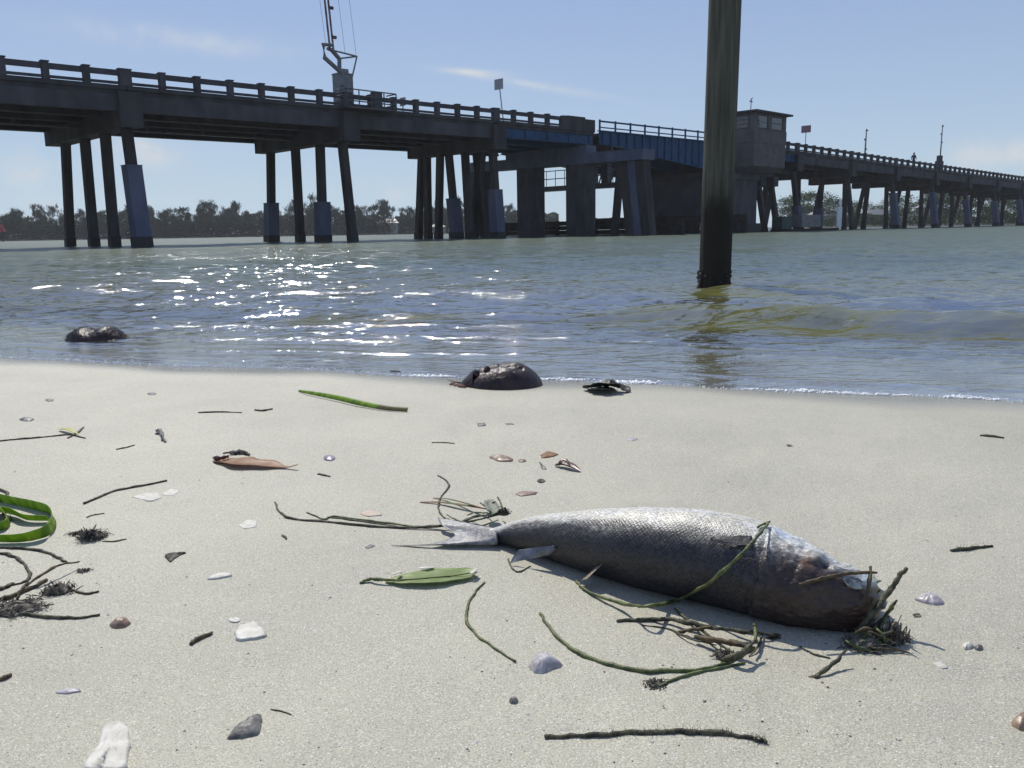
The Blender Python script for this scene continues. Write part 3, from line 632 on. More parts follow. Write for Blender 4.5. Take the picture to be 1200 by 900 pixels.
mb = MB(); mb.tube([(-104, 178, -2), (-104, 178, 3)], .15, 6); add(mk, mb, 'post', M['timber'])
mb = MB(); mb.hexa([(-104.8, 177.9, 2.0), (-103.2, 177.9, 2.0), (-103.2, 178.1, 2.0), (-104.8, 178.1, 2.0), (-104.1, 177.9, 3.5), (-103.9, 177.9, 3.5), (-103.9, 178.1, 3.5), (-104.1, 178.1, 3.5)]); add(mk, mb, 'red_board', M['red'])

# ------------------------------------------------------------------ wooden piling in the shallows
PX, PY = 1.563, 6.56
def wood_mat():
    m = mat('weathered_piling_wood', (.062, .060, .046), .9, spec=.2, c2=(.125, .125, .098), nscale=6, nlo=.3, nhi=.7, stretch=(6, 6, .35), bump=.9, bscale=14, bdist=.012)
    t = m.node_tree; b = t.nodes['Principled BSDF']
    g = t.nodes.new('ShaderNodeTexCoord'); s = t.nodes.new('ShaderNodeSeparateXYZ'); t.links.new(g.outputs['Object'], s.inputs[0])
    n = t.nodes.new('ShaderNodeTexNoise'); n.inputs['Scale'].default_value = 5; t.links.new(g.outputs['Object'], n.inputs['Vector'])
    a = t.nodes.new('ShaderNodeMath'); a.operation = 'MULTIPLY_ADD'; a.inputs[1].default_value = .5; t.links.new(n.outputs['Fac'], a.inputs[0]); t.links.new(s.outputs[2], a.inputs[2])
    mr = t.nodes.new('ShaderNodeMapRange'); mr.inputs[1].default_value = .75; mr.inputs[2].default_value = 1.05; t.links.new(a.outputs[0], mr.inputs[0])
    mx = t.nodes.new('ShaderNodeMix'); mx.data_type = 'RGBA'; t.links.new(mr.outputs[0], mx.inputs[0]); mx.inputs[6].default_value = (.028, .026, .02, 1)
    src = b.inputs['Base Color'].links[0].from_socket; t.links.new(src, mx.inputs[7]); t.links.new(mx.outputs[2], b.inputs['Base Color'])
    return m
pl = thing('wooden_piling', 'tall round weathered wooden piling standing in the shallow water', 'piling', (PX, PY, 0))
nz, na = 220, 64; zz = np.linspace(-.8, 4.2, nz); a = np.linspace(0, 2*math.pi, na, endpoint=False)
ZZ, AA = np.meshgrid(zz, a, indexing='ij')
rad = .118 - .004*(ZZ/4) + .0035*fbm(np.cos(AA)*3, np.sin(AA)*3, ZZ*.5) - .006*np.clip(vnoise(np.cos(AA)*9, np.sin(AA)*9, ZZ*.25)-.45, 0, 1) + .002*vnoise(np.cos(AA)*14, np.sin(AA)*14, ZZ*.8)
lean = ZZ*.0115
V = np.stack([rad*np.cos(AA)+lean*1.0, rad*np.sin(AA)+lean*0, ZZ], -1)
o = grid_obj('pole_shaft', V, nz, na, wood_mat(), wrap=True); o.parent = pl
mb = MB(); mb.tube([(.048, 0, 4.19), (.048, 0, 4.22)], .112, 32); o = mb.build('pole_top', M['timber']); o.parent = pl
mb = MB()
for k in range(70):
    an = random.uniform(0, 6.28); z = abs(random.gauss(0, .06)) - .02 + (.03 if math.cos(an) < -.6 else 0); r_ = random.uniform(.004, .011); c = np.array([math.cos(an)*.119, math.sin(an)*.119, z])
    mb.tube([c-[0, 0, r_], c, c+np.array([math.cos(an)*r_, math.sin(an)*r_, r_*.4])], [r_*.9, r_*1.1, r_*.35], 6)
for k in range(12):
    an = math.pi+random.gauss(0, .35); z = random.uniform(-.04, .09); r_ = random.uniform(.010, .02); c = np.array([math.cos(an)*.122, math.sin(an)*.122, z])
    mb.tube([c-[0, 0, r_], c, c+[0, 0, r_]], [r_*.6, r_*1.1, r_*.5], 6)
o = mb.build('barnacle_cluster', M['wetband'], smooth=True); o.parent = pl; o['kind'] = 'stuff'

# ------------------------------------------------------------------ far shores
M['bank'] = mat('far_bank_soil', (.10, .09, .07), .9, c2=(.06, .07, .04), nscale=.2)
def bank(name, pts, depth):
    mb = MB(); 
    for (x0, y0), (x1, y1) in zip(pts[:-1], pts[1:]):
        m = 8
        for k in range(m):
            a, b = k/m, (k+1)/m
            p, q = (x0+(x1-x0)*a, y0+(y1-y0)*a), (x0+(x1-x0)*b, y0+(y1-y0)*b)
            mb.add([(p[0], p[1], -.6), (q[0], q[1], -.6), (q[0]*1.012, q[1]*1.012, .5), (p[0]*1.012, p[1]*1.012, .5), (q[0]*depth, q[1]*depth, 1.2), (p[0]*depth, p[1]*depth, 1.2)], [(0, 1, 2, 3), (3, 2, 4, 5)])
    o = mb.build(name, M['bank'], smooth=True); o['kind'] = 'structure'; return o
LB = [(-230, 250), (-150, 240), (-60, 262), (0, 290), (17, 300)]
RB = [(74, 232), (130, 212), (200, 190), (300, 200)]
bank('far_bank_left', LB, 1.6); bank('far_bank_right', RB, 1.7)
def leafmat(name, a, b):
    m = mat(name, a, .95, spec=.05, c2=b, nscale=.55, nlo=.35, nhi=.65)
    return m
M['leafL'] = [leafmat('dark_pine_foliage', (.028, .044, .022), (.05, .066, .036)), leafmat('grey_green_foliage', (.032, .046, .026), (.056, .070, .042))]
M['leafR'] = [leafmat('mangrove_foliage', (.035, .065, .02), (.08, .12, .035)), leafmat('bushy_foliage', (.05, .085, .025), (.10, .13, .05))]
M['bark'] = mat('bark', (.08, .065, .05), .9, c2=(.13, .11, .09), nscale=4)
def crown_mesh(kind, seed):
    rs = np.random.default_rng(seed); V = []; F = []
    n = 3800
    # clumps
    if kind == 'feathery': cl = [(rs.normal(0, .20), rs.normal(0, .20), rs.uniform(.12, 1.0)) for _ in range(52)]
    else: cl = [(rs.normal(0, .25), rs.normal(0, .25), rs.uniform(.12, .92)) for _ in range(24)]
    for k in range(n):
        c = cl[rs.integers(len(cl))]; taper = 1.0 - .6*max(0, c[2]-.5)*2 if kind == 'feathery' else 1.0-.35*c[2]
        sp = .050 if kind == 'feathery' else .075
        p = np.array([c[0]*taper*1.25 + rs.normal(0, sp), c[1]*taper*1.25 + rs.normal(0, sp), c[2] + rs.normal(0, sp*.75)])
        p[2] = min(max(p[2], .03), 1.08)
        a = rs.normal(0, 1, 3); a /= np.linalg.norm(a); b = np.cross(a, rs.normal(0, 1, 3)); b /= np.linalg.norm(b)
        sz = rs.uniform(.007, .021); l = sz*(2.1 if kind == 'feathery' else 1.2)
        if kind == 'feathery': a = a*.6 + np.array([0, 0, .7])*rs.choice([-1, 1])
        i = len(V); V += [p-a*l-b*sz*.35, p-a*l*.1-b*sz*.8, p+a*l, p+b*sz*.8]; F.append((i, i+1, i+2, i+3))
    me = bpy.data.meshes.new('crown'); me.from_pydata([tuple(v) for v in V], [], F); me.update(); return me
def trunk_mesh(seed):
    rs = np.random.default_rng(seed); mb = MB()
    mb.tube([(0, 0, -.02), (rs.normal(0, .02), 0, .35), (rs.normal(0, .03), rs.normal(0, .03), .9)], [.022, .015, .004], 6)
    for k in range(7):
        z = rs.uniform(.2, .7); a = rs.uniform(0, 6.28); l = rs.uniform(.15, .3)
        mb.tube([(0, 0, z), (math.cos(a)*l*.5, math.sin(a)*l*.5, z+.08), (math.cos(a)*l, math.sin(a)*l, z+.2)], [.009, .006, .002], 4)
    me = bpy.data.meshes.new('trunk'); me.from_pydata([tuple(v) for v in mb.v], [], mb.f); me.update(); me.materials.append(M['bark']); return me
crowns = {}
for kind, key in (('feathery', 'leafL'), ('bushy', 'leafR')):
    for i in range(6):
        me = crown_mesh(kind, 100+i*7+(50 if kind == 'bushy' else 0)); me.materials.append(M[key][i % 2]); crowns.setdefault(kind, []).append(me)
trunks = [trunk_mesh(i) for i in range(4)]
def tree(x, y, h, kind, label, group, wide=1.0):
    r = empty('pine_tree' if kind == 'feathery' else 'mangrove_tree', (x, y, .3)); tag(r, label, 'tree', group); r.scale = (h*wide, h*wide, h); r.rotation_euler.z = random.uniform(0, 6.28)
    for nm, me in (('trunk', random.choice(trunks)), ('crown', random.choice(crowns[kind]))):
        o = bpy.data.objects.new(nm, me); col.objects.link(o); o.parent = r
def along(pts, t):
    seg = np.array([math.dist(a, b) for a, b in zip(pts[:-1], pts[1:])]); c = np.concatenate([[0], np.cumsum(seg)]); q = t*c[-1]
    i = min(int(np.searchsorted(c, q, side='right'))-1, len(seg)-1); f = (q-c[i])/seg[i]
    return pts[i][0]+(pts[i+1][0]-pts[i][0])*f, pts[i][1]+(pts[i+1][1]-pts[i][1])*f
nL = 120
for k in range(nL):
    t = (k+random.uniform(.1, .9))/nL; x, y = along(LB, t); q = 1.02+.02*(k % 3)+random.uniform(0, .01)
    h = 9.8+1.9*math.sin(k*.45)*math.sin(k*.13+1)+random.uniform(-1.5, 1.7); 
    if t > .93: h *= .55 + (1-t)*6
    if k % 4 == 0: h *= .75
    h *= .90; pxl = 600+1000*x/y*.984; size = 'tall' if h > 11 else ('low' if h < 8 else 'middling')
    where = ('left of the first bridge piles', 'behind the first bent of bridge piles', 'between the first and second pile bents', 'behind the second bent of bridge piles', 'between the second and third pile bents', 'behind the third bent of bridge piles', 'seen between the rest pier columns')[int(np.searchsorted([70, 180, 305, 422, 485, 595], pxl))]
    tree(x*q, y*q, h, 'feathery', size+' dark feathery tree on the far shore '+where, 'trees along the far left shore', random.uniform(.6, .95))
nR = 80
for k in range(nR):
    t = (k+random.uniform(.1, .9))/nR; x, y = along(RB, t); q = 1.03+.05*(k % 3)+random.uniform(0, .02)
    h = 6.3+1.6*math.sin(k*.5+1)+random.uniform(-1.0, 1.6)+ (1.0 if t < .25 else 0)
    pxl = 600+1000*x/y*.984; size = 'tall' if h > 7.6 else ('low' if h < 5.6 else 'middling')
    where = 'just right of the tender house' if pxl < 960 else ('under the middle of the right spans' if pxl < 1110 else 'behind the crowded piles near the right edge')
    tree(x*q, y*q, h, 'bushy', size+' leafy green tree on the far shore '+where, 'trees along the far right shore', random.uniform(1.0, 1.4))
def thicket(name, pts, hgt, m, n, label):
    rs = np.random.default_rng(5); V = []; F = []
    for k in range(n):
        x, y = along(pts, rs.random()); q = rs.uniform(1.008, 1.05); hh = hgt*(.82+.18*math.sin(x*.21))*(.88+.12*math.sin(x*.9))
        p = np.array([x*q, y*q, .2+rs.random()**1.0*hh]); a = rs.normal(0, 1, 3); a /= np.linalg.norm(a); b = np.cross(a, rs.normal(0, 1, 3)); b /= np.linalg.norm(b); s = rs.uniform(.13, .32)
        i = len(V); V += [p-a*s, p-b*s*.7, p+a*s, p+b*s*.7]; F.append((i, i+1, i+2, i+3))
    me = bpy.data.meshes.new(name); me.from_pydata([tuple(v) for v in V], [], F); me.materials.append(m); o = bpy.data.objects.new(name, me); col.objects.link(o)
    tag(o, label, 'undergrowth', kind='stuff')
thicket('shore_undergrowth', LB, 8.2, M['leafL'][0], 150000, 'dense dark undergrowth at the foot of the far left trees')
thicket('mangrove_thicket', RB, 3.6, M['leafR'][0], 40000, 'dense green thicket at the foot of the far right trees')
M['housewall'] = mat('beige_render', (.26, .24, .2), .85, c2=(.33, .31, .27), nscale=.5)
def far_house(x, y, wd, dp, h, rh, label):
    r = thing('shore_house', label, 'house', (x, y, .3)); mb = MB(); mb.box(x-wd/2, x+wd/2, y-dp/2, y+dp/2, .2, .2+h); add(r, mb, 'wall', M['housewall'])
    z = .203+h; e = .5; mb = MB(); mb.add([(x-wd/2-e, y-dp/2-e, z), (x+wd/2+e, y-dp/2-e, z), (x+wd/2+e, y+dp/2+e, z), (x-wd/2-e, y+dp/2+e, z), (x-wd/2+1, y, z+rh), (x+wd/2-1, y, z+rh)], [(3, 2, 1, 0), (0, 1, 5, 4), (1, 2, 5), (2, 3, 4, 5), (3, 0, 4)]); add(r, mb, 'roof', M['galv'])
    for k in range(3):
        mb = MB(); q = x-wd/2+wd*(k+.5)/3; mb.box(q-.5, q+.5, y-dp/2-.04, y-dp/2+.02, .2+h*.35, .2+h*.75); add(r, mb, 'window', M['glass'])
def dirxy(px, dist):  # bearing of a far thing
    t = (px-600)/1000/math.cos(PITCH); return dist*t, dist
far_house(-38.5, 278, 6, 5, 3.4, 1.4, 'pale roofed house among the far trees right of the second pile bent')
far_house(-23, 279, 4.5, 4, 2.0, .8, 'low white boathouse on the far left shore seen through the third pile bent')
far_house(88, 240, 10, 6, 3.0, 1.2, 'wide pale house on the far right shore beneath the bridge')
far_house(100, 236, 7, 6, 3.0, 1.4, 'second pale house on the far right shore behind the bridge piles')
far_house(112, 232, 5, 5, 4.6, 1.0, 'taller white house among green trees on the far right shore')
# ------------------------------------------------------------------ haze over the bay
def haze_box():
    m = bpy.data.materials.new('sea_haze'); m.use_nodes = True; t = m.node_tree; t.nodes.clear()
    o = t.nodes.new('ShaderNodeOutputMaterial'); v = t.nodes.new('ShaderNodeVolumePrincipled'); v.inputs['Density'].default_value = .0003; v.inputs['Color'].default_value = (.92, .95, 1, 1); v.inputs['Anisotropy'].default_value = .3
    t.links.new(v.outputs[0], o.inputs['Volume'])
    mb = MB(); mb.box(-7000, 7000, -7000, 7000, -16, 22); b = mb.build('haze', m); b['kind'] = 'stuff'
USE_HAZE = True

# ------------------------------------------------------------------ foreground: the dead fish and the wrack line
def ray(x, y): return Fw + Rt*(x-600)/FPX - Up*(y-450)/FPX
def G(x, y, h=0.0):       # point of the sand (plus height h) seen from the camera at photograph position x, y
    d_ = ray(x, y); z = .04
    for _ in range(8):
        p = CAM + d_*((z+h-H)/d_[2]); z = float(sand_z(p[0], p[1]))
    return CAM + d_*((z+h-H)/d_[2])
def atY(x, y, Y_): d_ = ray(x, y); return CAM + d_*(Y_/d_[1])
def dist(p): return float((p-CAM) @ Fw)
def smooth_pts(P, n=6):
    P = [np.asarray(p, float) for p in P]
    if len(P) < 3: return [P[0]+(P[-1]-P[0])*i/n for i in range(n+1)]
    Q = [2*P[0]-P[1]] + P + [2*P[-1]-P[-2]]; out = []
    for i in range(1, len(Q)-2):
        for k in range(n):
            t = k/n; a, b, c, e = Q[i-1], Q[i], Q[i+1], Q[i+2]
            out.append(.5*((2*b)+(-a+c)*t+(2*a-5*b+4*c-e)*t*t+(-a+3*b-3*c+e)*t**3))
    return out+[P[-1]]
M['stem_green'] = mat('green_seagrass_stem', (.05, .075, .018), .5, c2=(.145, .16, .05), nscale=110, nlo=.4, nhi=.6, bump=.9, bscale=500, bdist=.001)
M['stem_dark'] = mat('dark_seagrass_stem', (.028, .03, .015), .7, c2=(.12, .11, .06), nscale=140, nlo=.42, nhi=.62, bump=.8, bscale=600, bdist=.0015)
M['stem_brown'] = mat('brown_dry_stem', (.12, .08, .035), .7, c2=(.05, .042, .02), nscale=130, nlo=.42, nhi=.6, bump=.7, bscale=500, bdist=.0015)
M['root'] = mat('dark_root_hair', (.04, .035, .027), .9, c2=(.20, .18, .14), nscale=160, nlo=.42, nhi=.62)
M['blade'] = mat('bright_eelgrass_blade', (.13, .26, .012), .5, c2=(.33, .50, .04), nscale=60, nlo=.35, nhi=.6, c3=(.30, .27, .07), bump=.8, bscale=300, stretch=(1, 1, .3), bdist=.0008)
M['leaf_green'] = mat('pale_green_leaf', (.30, .40, .13), .45, c2=(.42, .50, .22), nscale=55, nlo=.4, nhi=.6, bump=.4, bscale=220, bdist=.001)
M['leaf_brown'] = mat('dry_brown_leaf', (.36, .17, .08), .5, c2=(.52, .33, .19), nscale=60, bump=.6, bscale=160, bdist=.001)
M['leaf_dark'] = mat('dark_red_brown_leaf', (.05, .018, .015), .35, c2=(.12, .04, .03), nscale=60, bump=.5, bscale=150, bdist=.001)
M['leaf_olive'] = mat('olive_leaf_end', (.15, .14, .05), .45, c2=(.22, .2, .07), nscale=60)
M['leaf_red'] = mat('reddening_grass_blade', (.12, .2, .03), .5, c2=(.32, .08, .03), nscale=34, nlo=.45, nhi=.55)
M['shell_white'] = mat('white_shell', (.62, .60, .53), .55, c2=(.46, .43, .36), nscale=90, nlo=.38, nhi=.68, bump=1.0, bscale=220, bdist=.0008)
M['shell_lilac'] = mat('lilac_shell', (.50, .475, .475), .4, c2=(.33, .29, .30), nscale=170, nlo=.4, nhi=.6, bump=.4, bscale=200, bdist=.0008)
M['shell_brown'] = mat('brown_shell', (.34, .24, .16), .4, c2=(.20, .12, .08), nscale=110, bump=.5, bscale=200, bdist=.0008)
M['shell_dark'] = mat('dark_grey_shell', (.09, .085, .075), .5, c2=(.21, .2, .18), nscale=130, bump=.7, bscale=240, bdist=.001)
M['purple'] = mat('purple_shell', (.18, .14, .20), .4, c2=(.4, .35, .38), nscale=150)
M['orange'] = mat('orange_shell', (.50, .36, .25), .7, c2=(.52, .46, .38), nscale=110)
M['crab'] = mat('wet_horseshoe_crab_shell', (.016, .010, .011), .42, spec=.4, c2=(.05, .028, .026), nscale=30, bump=.9, bscale=60, bdist=.006)
M['crab_leg'] = mat('red_brown_crab_leg', (.16, .06, .035), .35, c2=(.3, .14, .08), nscale=60)
M['algae'] = mat('dark_algae_fringe', (.025, .022, .018), .7, c2=(.05, .045, .035), nscale=60)
M['wetleaf'] = mat('black_wet_leaf', (.015, .017, .012), .5, spec=.3, c2=(.04, .045, .03), nscale=60, bump=.6, bscale=120, bdist=.002)
M['foam'] = mat('sea_foam', (.8, .81, .8), .25, spec=.6, c2=(.68, .7, .7), nscale=60, bump=.8, bscale=240, bdist=.002)

def thin(m, f=.4):        # a thin leaf lets light through
    t = m.node_tree; b = t.nodes['Principled BSDF']; o = t.nodes['Material Output']; tl = t.nodes.new('ShaderNodeBsdfTranslucent'); mx = t.nodes.new('ShaderNodeMixShader'); mx.inputs[0].default_value = f
    if b.inputs['Base Color'].links: t.links.new(b.inputs['Base Color'].links[0].from_socket, tl.inputs[0])
    t.links.new(b.outputs[0], mx.inputs[1]); t.links.new(tl.outputs[0], mx.inputs[2]); t.links.new(mx.outputs[0], o.inputs[0])
for k_ in ('blade', 'leaf_green', 'leaf_brown', 'leaf_red', 'leaf_olive'): thin(M[k_], .45)
def stem(name, label, cat, pts, wpx, m, root=None, pname=None, Yd=None, group=None, fuzz=0):
    P = []
    for q in pts:
        h = q[2] if len(q) > 2 else 0
        if Yd == 'skin': P.append(FS(q[0], q[1], q[2]) if q[2] >= 0 else G(q[0], q[1], -q[2]-.001))
        elif Yd is not None: P.append(atY(q[0], q[1], q[2]))
        else:
            p = G(q[0], q[1], h); P.append(p)
    D_ = dist(P[0]); r = .86*wpx/2000*D_
    if Yd is None: P = [p + np.array([0, 0, r*.55]) for p in P]
    S = smooth_pts(P, 7); n = len(S); rr = [r*(.62+.38*math.sin(math.pi*min(1, max(0, (i+.6)/n*1.1))))*(1+.22*float(vnoise(i*.6, wpx*3.1, pts[0][0]))) for i in range(n)]
    sd_ = float(pts[0][0]*.37+pts[0][1]); S = [p+r*.55*np.array([float(vnoise(i*.55, sd_)), float(vnoise(i*.55, sd_+40)), .25*float(vnoise(i*.55, sd_+90))]) for i, p in enumerate(S)]
    mb = MB(); mb.tube(S, [q*(1+.15*float(vnoise(i*1.7, sd_+7))) for i, q in enumerate(rr)], 8, jit=.2)
    if fuzz:
        for k in range(fuzz):
            i = random.randrange(int(n*.25), n); a = random.uniform(0, 6.28); c = S[i]; e = c+np.array([random.gauss(0, 1)*r*.9, random.gauss(0, 1)*r*1.1, abs(random.gauss(0, 1))*r*1.0])
            mb.tube([c, e], [r*.14, r*.05], 3)
    if root is None:
        o = mb.build(name, m, smooth=True, loc=tuple(S[0])); tag(o, label, cat, group); return o
    o = mb.build(pname or 'stem', m, smooth=True); o.parent = root; o.location = -root.location; return o
def clump(root, name, c, rx, rz, n, m, ln=.9):
    mb = MB(); c = np.asarray(c)
    for k in range(n):
        a = random.uniform(0, 6.28); q = random.random()**.6
        p = c+np.array([math.cos(a)*rx*q, math.sin(a)*rx*q*.8, rz*.7*random.random()*(1-q*.8)]); b = p+np.array([random.gauss(0, 1)*rx*ln*.23, random.gauss(0, 1)*rx*ln*.2, random.gauss(0, .22)*rz])
        mid = (p+b)/2+np.array([random.gauss(0, 1)*rx*.12, random.gauss(0, 1)*rx*.1, abs(random.gauss(0, 1))*rz*.22]); b[2] = max(b[2], c[2]-.0005)
        w = random.uniform(.00025, .0007); mb.tube([p, mid, b], [w, w*.9, w*.4], 4)
    V, F = [], []
    for i in range(5):
        for j in range(9):
            f = i/4*math.pi/2; t = j/9*2*math.pi; q = rx*.72*math.cos(f)*(1+.35*float(vnoise(math.cos(t)*2+c[0]*50, math.sin(t)*2, i)))
            V.append((c[0]+q*math.cos(t), c[1]+q*.8*math.sin(t), c[2]-.001+rz*.7*math.sin(f)*(1+.3*float(vnoise(i*2, j*2, c[1]*40)))))
    F = [(i*9+j, i*9+(j+1) % 9, (i+1)*9+(j+1) % 9, (i+1)*9+j) for i in range(4) for j in range(9)]
    mb.add(V, F)
    o = mb.build(name, m); o.parent = root; o.location = -root.location; return o
def at_root(name, label, cat, p, group=None):
    r = empty(name, tuple(p)); tag(r, label, cat, group); return r
def chip(name, label, cat, poly, th, m, tilt=(0, 0), dome=0, h=0.0, group=None, ribs=0):
    """an irregular flake: its outline on the sand, a real thickness, a domed or tilted top"""
    P = [G(x, y) for x, y in poly]; c = sum(P)/len(P); n = len(P)
    out = []
    for it in range(2):      # worn, rounded corners
        P = [q for i in range(len(P)) for q in (P[i]*.88+P[(i+1) % len(P)]*.12, P[i]*.12+P[(i+1) % len(P)]*.88)]
    L_ = max(np.linalg.norm((q-c)[:2]) for q in P)
    out = [q+np.array([random.gauss(0, 1), random.gauss(0, 1), 0])*L_*.022 for q in P]
    n = len(out); rad = max(np.linalg.norm((q-c)[:2]) for q in out); V = []
    rings = 6
    for lev in range(rings+1):
        f = 1-lev/rings
        for i, q in enumerate(out):
            v = c+(q-c)*f; v = v.copy(); zz_ = float(sand_z(v[0], v[1]))
            rb = ribs and (.10*dome*math.sin(i*2.1)*math.sin(math.pi*f))
            v[2] = zz_ + h + th*(1 if lev else .8) + dome*(1-f*f)**.8 + tilt[0]*(v[0]-c[0]) + tilt[1]*(v[1]-c[1]) + rb + (.18*th+.06*dome)*float(fbm(v[0]*260, v[1]*260, 0, 2)) + .10*(th+dome*.4)*math.sin(f*26); V.append(v)
    base = [np.array([q[0], q[1], float(sand_z(q[0], q[1]))+h-.002]) for q in out]; b0 = len(V); V += base
    F = [(l*n+i, l*n+(i+1) % n, (l+1)*n+(i+1) % n, (l+1)*n+i) for l in range(rings-1) for i in range(n)]
    V.append(sum(V[(rings-1)*n:rings*n])/n); F += [((rings-1)*n+i, (rings-1)*n+(i+1) % n, len(V)-1) for i in range(n)]
    F += [(b0+i, b0+(i+1) % n, (i+1) % n, i) for i in range(n)]
    mb = MB(); mb.add(V, F); o = mb.build(name, m, smooth=True, loc=tuple(c)); tag(o, label, cat, group); return o
def strip(pts, wid, thick=.0006, cup=0.0, side=None, taper=None, nu=5):
    """a blade of leaf or grass: centre line, half widths, side vectors; returns an MB with real thickness"""
    S = [np.asarray(p, float) for p in pts]; n = len(S); V = []; F = []
    for i in range(n):
        t = S[min(i+1, n-1)]-S[max(i-1, 0)]; t /= np.linalg.norm(t)+1e-9
        s_ = (np.cross(t, [0, 0, 1.]) if side is None else np.asarray(side(i/(n-1)))); s_ = s_-t*(s_ @ t); s_ /= np.linalg.norm(s_)+1e-9
        nr = np.cross(s_, t); nr = nr if nr[2] >= 0 or side is not None else -nr
        w = wid(i/(n-1)) if callable(wid) else wid
        for lay in (1, 0):
            for j in range(nu):
                q = -1+2*j/(nu-1); V.append(S[i]+s_*w*q+nr*(cup*w*q*q+(thick if lay else 0)))
    m_ = 2*nu
    for i in range(n-1):
        for j in range(nu-1):
            a = i*m_+j; F.append((a, a+1, a+m_+1, a+m_)); b = a+nu; F.append((b, b+m_, b+m_+1, b+1))
        F.append((i*m_, i*m_+m_, i*m_+m_+nu, i*m_+nu)); F.append((i*m_+nu-1, i*m_+2*nu-1, i*m_+m_+2*nu-1, i*m_+m_+nu-1))
    mb = MB(); mb.add(V, F); return mb

# ---- the fish
XS = np.array([574, 583, 600, 640, 700, 760, 820, 870, 910, 950, 985, 1003, 1014, 1020.])
TOP = np.array([620, 618, 612, 603, 597, 594, 596, 603, 617, 636, 655, 667, 680, 700.])
BOT = np.array([637, 638, 641, 653, 674, 691, 705, 717, 729, 739, 742, 738, 728, 704.])
NU, NV = 900, 300
xp = np.concatenate([np.linspace(574, 985, NU-160, endpoint=False), 985+35*np.sin(np.linspace(0, math.pi/2, 160))])
def sm(a, k=41):
    w = np.hanning(k); w /= w.sum(); return np.convolve(np.pad(a, k//2, mode='edge'), w, 'valid')
xl = np.linspace(574, 1020, 800)
tp = sm(np.interp(xl, XS, TOP), 61); bt = sm(np.interp(xl, XS, BOT), 61)
hp_l = (bt-tp)/2; end = np.clip((1020-xl)/34, 0, 1); hp_l = np.where(xl > 986, np.interp(986, xl, hp_l)*np.sqrt(np.clip(1-(1-end)**3.0, 0, 1)), hp_l)
cy_l = (bt+tp)/2; SHR = .967      # the round snout reaches past the end of the spine
cy_p = np.interp(xp, xl, cy_l); hp_p = np.interp(xp, xl, hp_l)
Cc = np.zeros((NU, 3)); Rr = np.zeros(NU)
for i in range(NU):
    D_ = .92
    for _ in range(4):
        r_ = hp_p[i]/1000*D_*.985; p = CAM+ray(574+(xp[i]-574)*SHR, cy_p[i])*D_; zs = float(np.interp(min(hp_p[i], 45), [0, 8, 45], [0, 1, 1]))
        rb = np.interp(xp[i], xl, (bt-tp)/2)/1000*D_ if xp[i] > 986 else r_
        zc = .041+.80*rb; dr = ray(574+(xp[i]-574)*SHR, cy_p[i]); D_ = (zc-H)/dr[2]
    Cc[i] = CAM+dr*D_; Rr[i] = r_
for k in range(3): Cc[:, k] = sm(Cc[:, k], 31)
tg = np.gradient(Cc, axis=0); tg /= np.linalg.norm(tg, axis=1, keepdims=True)
tg[:] = np.stack([sm(tg[:, k], 61) for k in range(3)], -1); tg /= np.linalg.norm(tg, axis=1, keepdims=True)
av = np.cross(tg, [0, 0, 1.]); av /= np.linalg.norm(av, axis=1, keepdims=True); av = np.where((av[:, 1] > 0)[:, None], -av, av)   # toward the camera
bv = np.cross(av, tg); bv = np.where((bv[:, 2] < 0)[:, None], -bv, bv)
ph = np.linspace(0, 2*math.pi, NV, endpoint=False)
XP, PH = np.meshgrid(xp, ph, indexing='ij'); DEG = np.degrees(PH)
U = (XP-574)/(1020-574)
body = np.clip((925-XP)/18 + .5*np.sin(PH*2+.4), 0, 1)*np.clip((XP-585)/14, 0, 1)      # where the scales grow
def scales(arc_u, arc_v, nu_, nv_):
    a = (1-arc_u)*nu_; b = arc_v*nv_; out = -1+0*a; edge = 0*a
    for o_ in (0, .5):
        fb = np.mod(b+o_, 1)-.5; r1 = np.mod(a+o_-.55*(2*fb)**2, 1); hgt = r1*(1-np.abs(2*fb)**3)
        out = np.maximum(out, hgt)
    return out
SC = scales(U+.0035*fbm(XP/22, PH*4, 1, 3), PH/(2*math.pi)+.006*fbm(XP/26, PH*3, 7, 3), 96, 64)
ell = 1+.07*np.cos(PH)**2 - .10*np.exp(-((np.mod(DEG-270+180, 360)-180)/50)**2)
rad = Rr[:, None]*ell
dsp = SC*.0006*body*(.55+.6*(vnoise(XP/9, PH*9)+1)/2)
dA = lambda a0, w: np.exp(-(((np.mod(DEG-a0+180, 360)-180))/w)**2)
gx = XP - 900 - 18*np.cos(PH-.3)
dsp += -.0016*np.exp(-(gx/3.0)**2)*(np.cos(PH-.9) > -.4) + .0012*np.exp(-((gx-8)/6)**2)
dsp += -.0010*np.exp(-((XP-938-10*np.cos(PH-.8))/2.5)**2)*dA(50, 55)
dsp += -.0065*np.exp(-((XP-969)/8)**2)*dA(68, 13) + .0022*np.exp(-(((XP-969)/14)**2))*dA(68, 26)        # eye socket
dsp += .0028*np.exp(-(((XP-1001)/9)**2))*dA(54, 17)                                                     # clouded eye bulge
dsp += -.0022*np.exp(-((DEG-20-(1020-XP)*.55)/5)**2)*np.clip((XP-985)/14, 0, 1)                          # mouth
dsp += .0030*fbm(XP/13, np.cos(PH)*3.6, np.sin(PH)*3.6, 5)*np.clip((XP-890)/40, 0, 1) + .0014*fbm(XP/90, np.cos(PH)*1.5, np.sin(PH)*1.5, 3)
dsp *= np.clip(rad/.02, .1, 1)
rad = rad + dsp
Vf = Cc[:, None, :] + av[:, None, :]*(rad*np.cos(PH))[..., None] + bv[:, None, :]*(rad*np.sin(PH))[..., None]
Vf[..., 2] = np.maximum(Vf[..., 2], sand_z(Vf[..., 0], Vf[..., 1])-.004)
